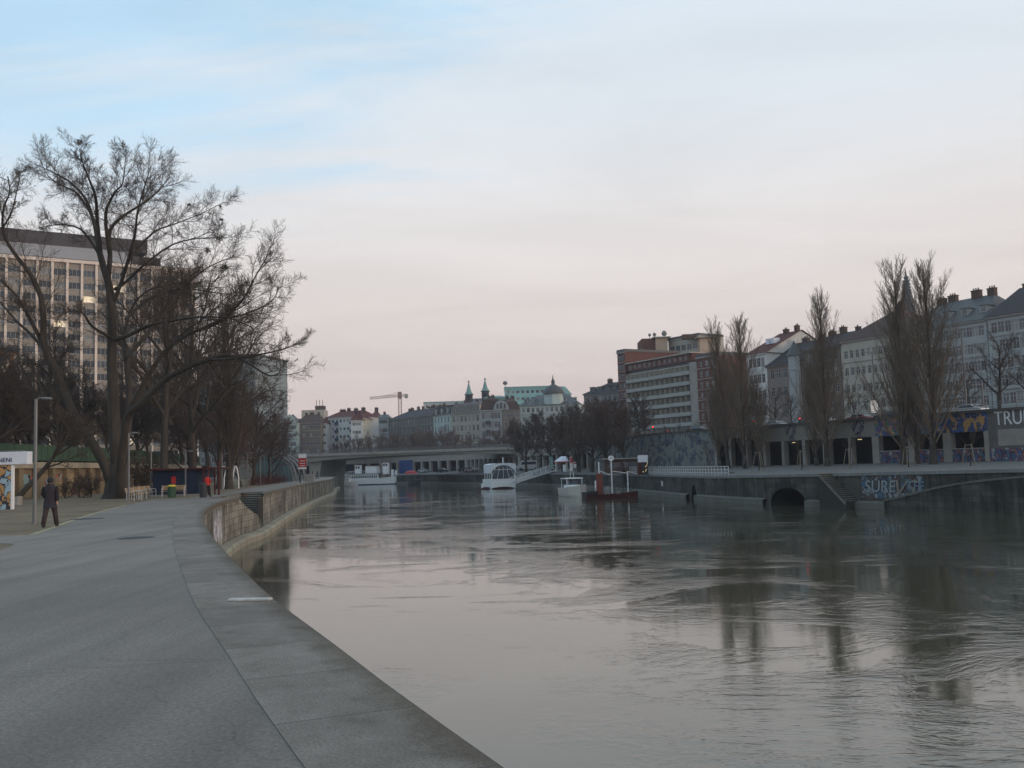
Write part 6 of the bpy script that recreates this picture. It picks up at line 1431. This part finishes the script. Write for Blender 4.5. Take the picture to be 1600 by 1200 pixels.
mm = MB(); mm.box(-1.2 + L_ * .02, -1.6, 3.7, L_ * .14, 1.6, 6.2); wh = mm.build('bridge_house', MT['white'], t); mm = MB(); mm.box(-1.5 + L_ * .02, -1.8, 6.2, L_ * .15, 1.8, 6.45); mm.build('roof', MT['darkred'], wh)
mm = MB(); mm.box(L_ * .36, -.6, 2.2, L_ * .39, .6, 4.8); mm.box(L_ * .42, -.5, 2.5, L_ * .44, .5, 4.6); mm.build('deck_lockers', MT['white'], t)
mm = MB(); mm.box(L_ * .19, -2., 1.9, L_ * .34, 2., 3.3); mm.build('fore_cabin', MT['brickb'], t)
mm = MB()
for k in range(30): x = -L_ * .3 + k * L_ * .78 / 29; mm.tube([(x, -2.5 if x < L_ * .3 else -1.7, 3.7 if x < L_ * .22 else 2.3), (x, -2.5 if x < L_ * .3 else -1.7, 4.6 if x < L_ * .22 else 3.2)], .04, 4)
mm.tube([(-L_ * .3, -2.5, 4.6), (L_ * .22, -2.5, 4.6)], .04, 4); mm.build('rail', MT['white'], t)
for px, lab in ((540, 'pale tender boat lying alongside the stern of the steamship'),):
    p = at(px, 753, 305); t = thing('tender_boat', lab, 'boat', (p.x, p.y, WZ), R(-8)); mm = MB(); hull_mesh(mm, 8, 2.6, 1.3); mm.build('hull', MT['white'], t); mm = MB(); mm.box(-3, -1.1, 1.2, 1.4, 1.1, 2.8); mm.build('cabin', MT['white'], t); mm = MB(); mm.loft([(-.5, 0, 2.8, 2.8, 1.3), (-.5, 0, 3.5, 1.6, .4)], 10); mm.build('roof', MT['grey' if 'grey' in MT else 'steel'], t)
p = G(648, 758.5, WZ); t = thing('pontoon', 'low dark pontoon with a red canopy right of the steamship bow', 'pontoon', (p.x, 306, WZ), R(-8)); mm = MB(); mm.box(-4.6, 0, -.3, 4.4, 2.4, .7); mm.build('float', MT['dark'], t)
mm = MB(); mm.loft([(-4, 1.2, 3.3, 2.2, 1.3), (-4, 1.2, 4.0, 1.6, .9), (-4, 1.2, 4.3, .3, .2)], 12); mm.build('canopy', MT['red'], t); mm = MB()
for x in (-5.6, -2.5): mm.tube([(x, .4, .6), (x, .4, 3.4)], .06, 5)
mm.tube([(-4.4, .1, 1.4), (4.2, .1, 1.3)], .05, 4); mm.build('posts', MT['steel'], t)
t = thing('hoarding', 'deep blue hoarding panel under the bridge beyond the steamship', 'panel', tuple(at(634, 735, 328).to_2d()) + (-.1,), R(-25)); mm = MB(); mm.box(-2.6, 0, 0, 2.6, .2, 4.6); mm.build('panel', mat('deep_blue_paint', (.02, .05, .16), .7, .15, 1), t)
mm = MB()
for x in (-2.5, 2.4): mm.box(x, .2, 0, x + .12, .5, 4.5)
mm.build('brace', MT['steel'], t)

# ------------------------------------------------------------------ people
def person(label, loc, rz, s_=1.0, top='coat', legs='trousers', long=True, stride=.2, hair='hair', arm=(.0, .0), extra=None, group=None):
    """local +y is the way the person faces; feet at z=0, 1.72 m tall"""
    t = thing('person', label, 'person', loc, rz, group); t.scale = (s_, s_, s_)
    J = {'pel': (0, 0, .95), 'wai': (0, 0, 1.1), 'che': (0, .01, 1.32), 'nek': (0, 0, 1.47), 'ner': (0, .01, 1.53), 'hea': (0, .03, 1.6), 'top': (0, .015, 1.69)}
    R_ = {'pel': .13, 'wai': .11, 'che': .13, 'nek': .06, 'ner': .055, 'hea': .095, 'top': .07}
    E = [('pel', 'wai'), ('wai', 'che'), ('che', 'nek'), ('nek', 'ner'), ('ner', 'hea'), ('hea', 'top')]
    for s2, k in ((-1, 'l'), (1, 'r')):
        f = stride * s2; hx = .09 * s2; ax = .17 + .0 * abs(stride)
        J.update({'h' + k: (hx, 0, .9), 'k' + k: (hx * 1.2 + f * .15, f * .5 + .03, .5), 'a' + k: (hx * 1.5 + f * .25, f, .09), 't' + k: (hx * 1.7 + f * .25, f + .14, .035)})
        R_.update({'h' + k: .085, 'k' + k: .055, 'a' + k: .04, 't' + k: .03}); E += [('pel', 'h' + k), ('h' + k, 'k' + k), ('k' + k, 'a' + k), ('a' + k, 't' + k)]
        ab = arm[0 if s2 < 0 else 1]
        el = (.25 * s2, -.06 + ab * .1, 1.14); wr = (.25 * s2 - .12 * s2 * ab, .0 + ab * .24 - f * .5, .88 + ab * .22)
        ha = (wr[0] - .01 * s2, wr[1] + .03 + ab * .04, wr[2] - .08 + ab * .06)
        J.update({'s' + k: (.18 * s2, 0, 1.4), 'e' + k: el, 'w' + k: wr, 'p' + k: ha}); R_.update({'s' + k: .055, 'e' + k: .04, 'w' + k: .027, 'p' + k: .032})
        E += [('che', 's' + k), ('s' + k, 'e' + k), ('e' + k, 'w' + k), ('w' + k, 'p' + k)]
        for q in range(4):
            n_ = 'f%d%s' % (q, k); J[n_] = (ha[0] + (q - 1.5) * .017, ha[1] + .012 + ab * .04, ha[2] - .075 + .05 * ab); R_[n_] = .009; E.append(('p' + k, n_))
        n_ = 'th' + k; J[n_] = (ha[0] - .035 * s2, ha[1] + .035, ha[2] - .025); R_[n_] = .01; E.append(('p' + k, n_))
    # nose and ears as small bumps of the head
    J['nose'] = (0, .135, 1.595); R_['nose'] = .014; E.append(('hea', 'nose'))
    for s2 in (-1, 1): J['ear%d' % s2] = (.092 * s2, .02, 1.6); R_['ear%d' % s2] = .016; E.append(('hea', 'ear%d' % s2))
    ks = list(J); me = bpy.data.meshes.new('body'); me.from_pydata([J[k] for k in ks], [(ks.index(a), ks.index(b)) for a, b in E], []); me.materials.append(MT['skin'])
    o = bpy.data.objects.new('body', me); C.objects.link(o); o.parent = t
    sk = o.modifiers.new('s', 'SKIN'); 
    lay = me.skin_vertices[0] if len(me.skin_vertices) else None
    if lay is None:
        try: me.attributes.new
        except Exception: pass
        bpy.context.view_layer.objects.active = o; bpy.ops.object.mode_set(mode='OBJECT')
        bpy.ops.object.modifier_remove(modifier='s'); bpy.ops.object.modifier_add(type='SKIN'); lay = me.skin_vertices[0]
    for i, k in enumerate(ks): lay.data[i].radius = (R_[k], R_[k]); lay.data[i].use_root = (k == 'pel')
    sb_ = o.modifiers.new('u', 'SUBSURF'); sb_.levels = 1; sb_.render_levels = 1
    def limb(mb, keys, rs, n=10):
        P = [Vector(J[k]) for k in keys]; mb.tube(P, rs, n)
    mm = MB()
    for k in 'lr': limb(mm, ['h' + k, 'k' + k, 'a' + k], [.105, .085, .075 if long else .06])
    mm.loft([(0, 0, .8, .17, .12), (0, 0, 1.02, .165, .12)], 12); mm.build('trousers', MT[legs], t, smooth=True)
    mm = MB()
    if long: mm.loft([(0, 0, .66, .235, .17), (0, 0, .9, .205, .155), (0, 0, 1.08, .175, .13), (0, 0, 1.25, .2, .14), (0, 0, 1.38, .215, .135), (0, 0, 1.46, .13, .095), (0, 0, 1.51, .085, .085)], 18)
    else: mm.loft([(0, 0, .86, .19, .135), (0, 0, 1.08, .18, .135), (0, 0, 1.25, .205, .145), (0, 0, 1.38, .215, .135), (0, 0, 1.46, .13, .095), (0, 0, 1.51, .085, .085)], 18)
    for k in 'lr': limb(mm, ['s' + k, 'e' + k, 'w' + k], [.078, .062, .05])
    mm.build('coat' if long else 'jacket', MT[top], t, smooth=True)
    for k in 'lr':
        mm = MB(); a_ = Vector(J['a' + k]); mm.loft([(a_.x, a_.y + .05, 0, .05, .14), (a_.x, a_.y + .05, .04, .05, .135), (a_.x, a_.y + .01, .11, .045, .07)], 12); mm.build('shoe', MT['black'], t)
    mm = MB(); mm.loft([(0, -.02, 1.53, .08, .075), (0, -.01, 1.6, .108, .1), (0, 0.005, 1.66, .105, .105), (0, .01, 1.71, .075, .08), (0, .01, 1.735, .03, .03)], 14); mm.build('hair', MT[hair], t, smooth=True)
    return t
p = at(78, 824, 34.8)
person('person in a dark knee length coat walking away from the camera beside the lamp post', (p.x, p.y, .0), R(12), 1.03, stride=.17, arm=(.5, .1))
p = at(324, 776, 74)
person('person in a bright red jacket and black trousers standing by the dark bin', (p.x, p.y, .01), R(-15), 1.0, top='redjacket', legs='black', long=False, stride=.12, arm=(.9, .6))
far = [(975, 741, 150, .1, 'dark clothed person left of the booth, behind the white railing', 'dark'), (999, 741, 148, .1, 'person in dark red standing just left of the booth', 'darkred'), (488, 750, 205, 0, 'dark clothed person standing near the bridge pier', 'dark'), (496, 750, 210, 0, 'person in black nearest the bridge pier', 'black'), (1165, 727, 118, .4, 'dark clothed cyclist figure under the twin poplars', 'dark')]
for px, py, D, z, lab, m_ in far:
    p = at(px, py, D); person(lab, (p.x, p.y, z), R(px), 1.0, top=m_, legs='black', long=False, stride=.15)

# ------------------------------------------------------------------ haze, sky, sun
hz = MB(); hz.box(-900, -60, -4.6, 900, 1500, 165); hzo = hz.build('haze', MT['dark']); hzo['kind'] = 'stuff'
hm = bpy.data.materials.new('haze_air'); hm.use_nodes = True; nt = hm.node_tree
for n_ in list(nt.nodes):
    if n_.type == 'BSDF_PRINCIPLED': nt.nodes.remove(n_)
vol = nt.nodes.new('ShaderNodeVolumePrincipled'); vol.inputs['Color'].default_value = (.78, .86, 1, 1); vol.inputs['Density'].default_value = .00022; vol.inputs['Anisotropy'].default_value = .1
nt.links.new(vol.outputs[0], nt.nodes['Material Output'].inputs['Volume'])
hzo.data.materials.clear(); hzo.data.materials.append(hm)

SUN_EL, SUN_AZ = R(7), R(62)       # azimuth clockwise from the view direction's left... towards +X behind the right bank
sd = Vector((math.cos(SUN_EL) * .93, -math.cos(SUN_EL) * .37, math.sin(SUN_EL)))
ld = bpy.data.lights.new('sun', 'SUN'); ld.energy = 1.3; ld.angle = R(12); ld.color = (1, .74, .55)
lo = bpy.data.objects.new('sun', ld); C.objects.link(lo); lo.rotation_euler = sd.to_track_quat('Z', 'Y').to_euler()
wd = bpy.data.worlds.new('World'); S.world = wd; wd.use_nodes = True; nt = wd.node_tree; L = nt.links
bg = nt.nodes['Background']; out = nt.nodes['World Output']
sky = N(nt, 'ShaderNodeTexSky'); sky.sky_type = 'NISHITA'; sky.sun_disc = False; sky.sun_elevation = SUN_EL; sky.sun_rotation = math.atan2(sd.x, sd.y); sky.dust_density = 2; sky.ozone_density = 2
tc = N(nt, 'ShaderNodeTexCoord'); sp = N(nt, 'ShaderNodeSeparateXYZ'); L.new(tc.outputs['Generated'], sp.inputs[0])
# high thin cloud deck: colour by elevation
rp = ramp(nt, sp.outputs[2], [(0, (.63, .525, .49)), (.06, (.72, .595, .55)), (.14, (.78, .695, .65)), (.24, (.80, .76, .745)), (.34, (.74, .79, .84)), (.5, (.66, .765, .86)), (.7, (.58, .60, .61)), (1, (.54, .55, .55))])
# cloud texture on a plane overhead (perspective streaks)
mz = N(nt, 'ShaderNodeMath', operation='ADD'); L.new(sp.outputs[2], mz.inputs[0]); mz.inputs[1].default_value = .12
dv_ = N(nt, 'ShaderNodeVectorMath', operation='DIVIDE'); L.new(tc.outputs['Generated'], dv_.inputs[0]); cb = N(nt, 'ShaderNodeCombineXYZ')
for i in range(3): L.new(mz.outputs[0], cb.inputs[i])
L.new(cb.outputs[0], dv_.inputs[1])
mp = N(nt, 'ShaderNodeMapping'); mp.inputs['Rotation'].default_value = (0, 0, R(35)); mp.inputs['Scale'].default_value = (.5, 1.5, 0); mp.inputs['Location'].default_value = (.3, .1, 0); L.new(dv_.outputs[0], mp.inputs[0])
cn = N(nt, 'ShaderNodeTexNoise', Scale=1.0, Detail=9., Roughness=.62, Distortion=.35); L.new(mp.outputs[0], cn.inputs['Vector'])
# more blue gaps upper left
az = N(nt, 'ShaderNodeMath', operation='MULTIPLY_ADD'); cx_ = N(nt, 'ShaderNodeMath', operation='MULTIPLY_ADD'); L.new(cn.outputs[0], cx_.inputs[0]); cx_.inputs[1].default_value = 2.4; cx_.inputs[2].default_value = -.66
L.new(sp.outputs[0], az.inputs[0]); az.inputs[1].default_value = .62; L.new(cx_.outputs[0], az.inputs[2])
el = N(nt, 'ShaderNodeMath', operation='MULTIPLY_ADD'); L.new(sp.outputs[2], el.inputs[0]); el.inputs[1].default_value = -.62; L.new(az.outputs[0], el.inputs[2])
mr = N(nt, 'ShaderNodeMapRange'); L.new(el.outputs[0], mr.inputs[0]); mr.inputs[1].default_value = .42; mr.inputs[2].default_value = -.12; mr.inputs[3].default_value = 0; mr.inputs[4].default_value = .95; mr.interpolation_type = 'SMOOTHSTEP'
ms = N(nt, 'ShaderNodeVectorMath', operation='SCALE'); L.new(sky.outputs[0], ms.inputs[0]); ms.inputs['Scale'].default_value = .05
blue = N(nt, 'ShaderNodeVectorMath', operation='ADD'); L.new(ms.outputs[0], blue.inputs[0]); blue.inputs[1].default_value = (.44, .645, .80)
mx = N(nt, 'ShaderNodeMix', data_type='RGBA'); L.new(mr.outputs[0], mx.inputs[0]); L.new(rp.outputs[0], mx.inputs[6]); L.new(blue.outputs[0], mx.inputs[7])
L.new(mx.outputs[2], bg.inputs[0])
gz = N(nt, 'ShaderNodeMapRange'); gz.interpolation_type = 'SMOOTHSTEP'; L.new(sp.outputs[2], gz.inputs[0]); gz.inputs[1].default_value = .2; gz.inputs[2].default_value = .36
gm = N(nt, 'ShaderNodeMath', operation='MULTIPLY'); L.new(gz.outputs[0], gm.inputs[0]); L.new(mr.outputs[0], gm.inputs[1]); L.new(gm.outputs[0], mx.inputs[0])
mp3 = N(nt, 'ShaderNodeMapping'); mp3.inputs['Rotation'].default_value = (0, 0, R(12)); mp3.inputs['Scale'].default_value = (.9, 1.7, 0); L.new(dv_.outputs[0], mp3.inputs[0])
c2_ = N(nt, 'ShaderNodeTexNoise', Scale=.8, Detail=7., Roughness=.6, Distortion=.6); L.new(mp3.outputs[0], c2_.inputs['Vector'])
r2_ = N(nt, 'ShaderNodeMapRange'); L.new(c2_.outputs[0], r2_.inputs[0]); r2_.inputs[1].default_value = .32; r2_.inputs[2].default_value = .68; r2_.inputs[3].default_value = .93; r2_.inputs[4].default_value = 1.06
sc_ = N(nt, 'ShaderNodeVectorMath', operation='SCALE'); L.new(mx.outputs[2], sc_.inputs[0]); L.new(r2_.outputs[0], sc_.inputs['Scale']); L.new(sc_.outputs[0], bg.inputs[0]); bg.inputs[1].default_value = 1.0

S.view_settings.view_transform = 'Standard'; S.view_settings.look = 'None'; S.view_settings.exposure = .1; S.view_settings.gamma = 1
S.render.engine = 'CYCLES'; S.cycles.use_denoising = True; S.cycles.max_bounces = 5; S.cycles.volume_bounces = 0; S.cycles.diffuse_bounces = 2; S.cycles.glossy_bounces = 3
S.cycles.volume_step_rate = 4
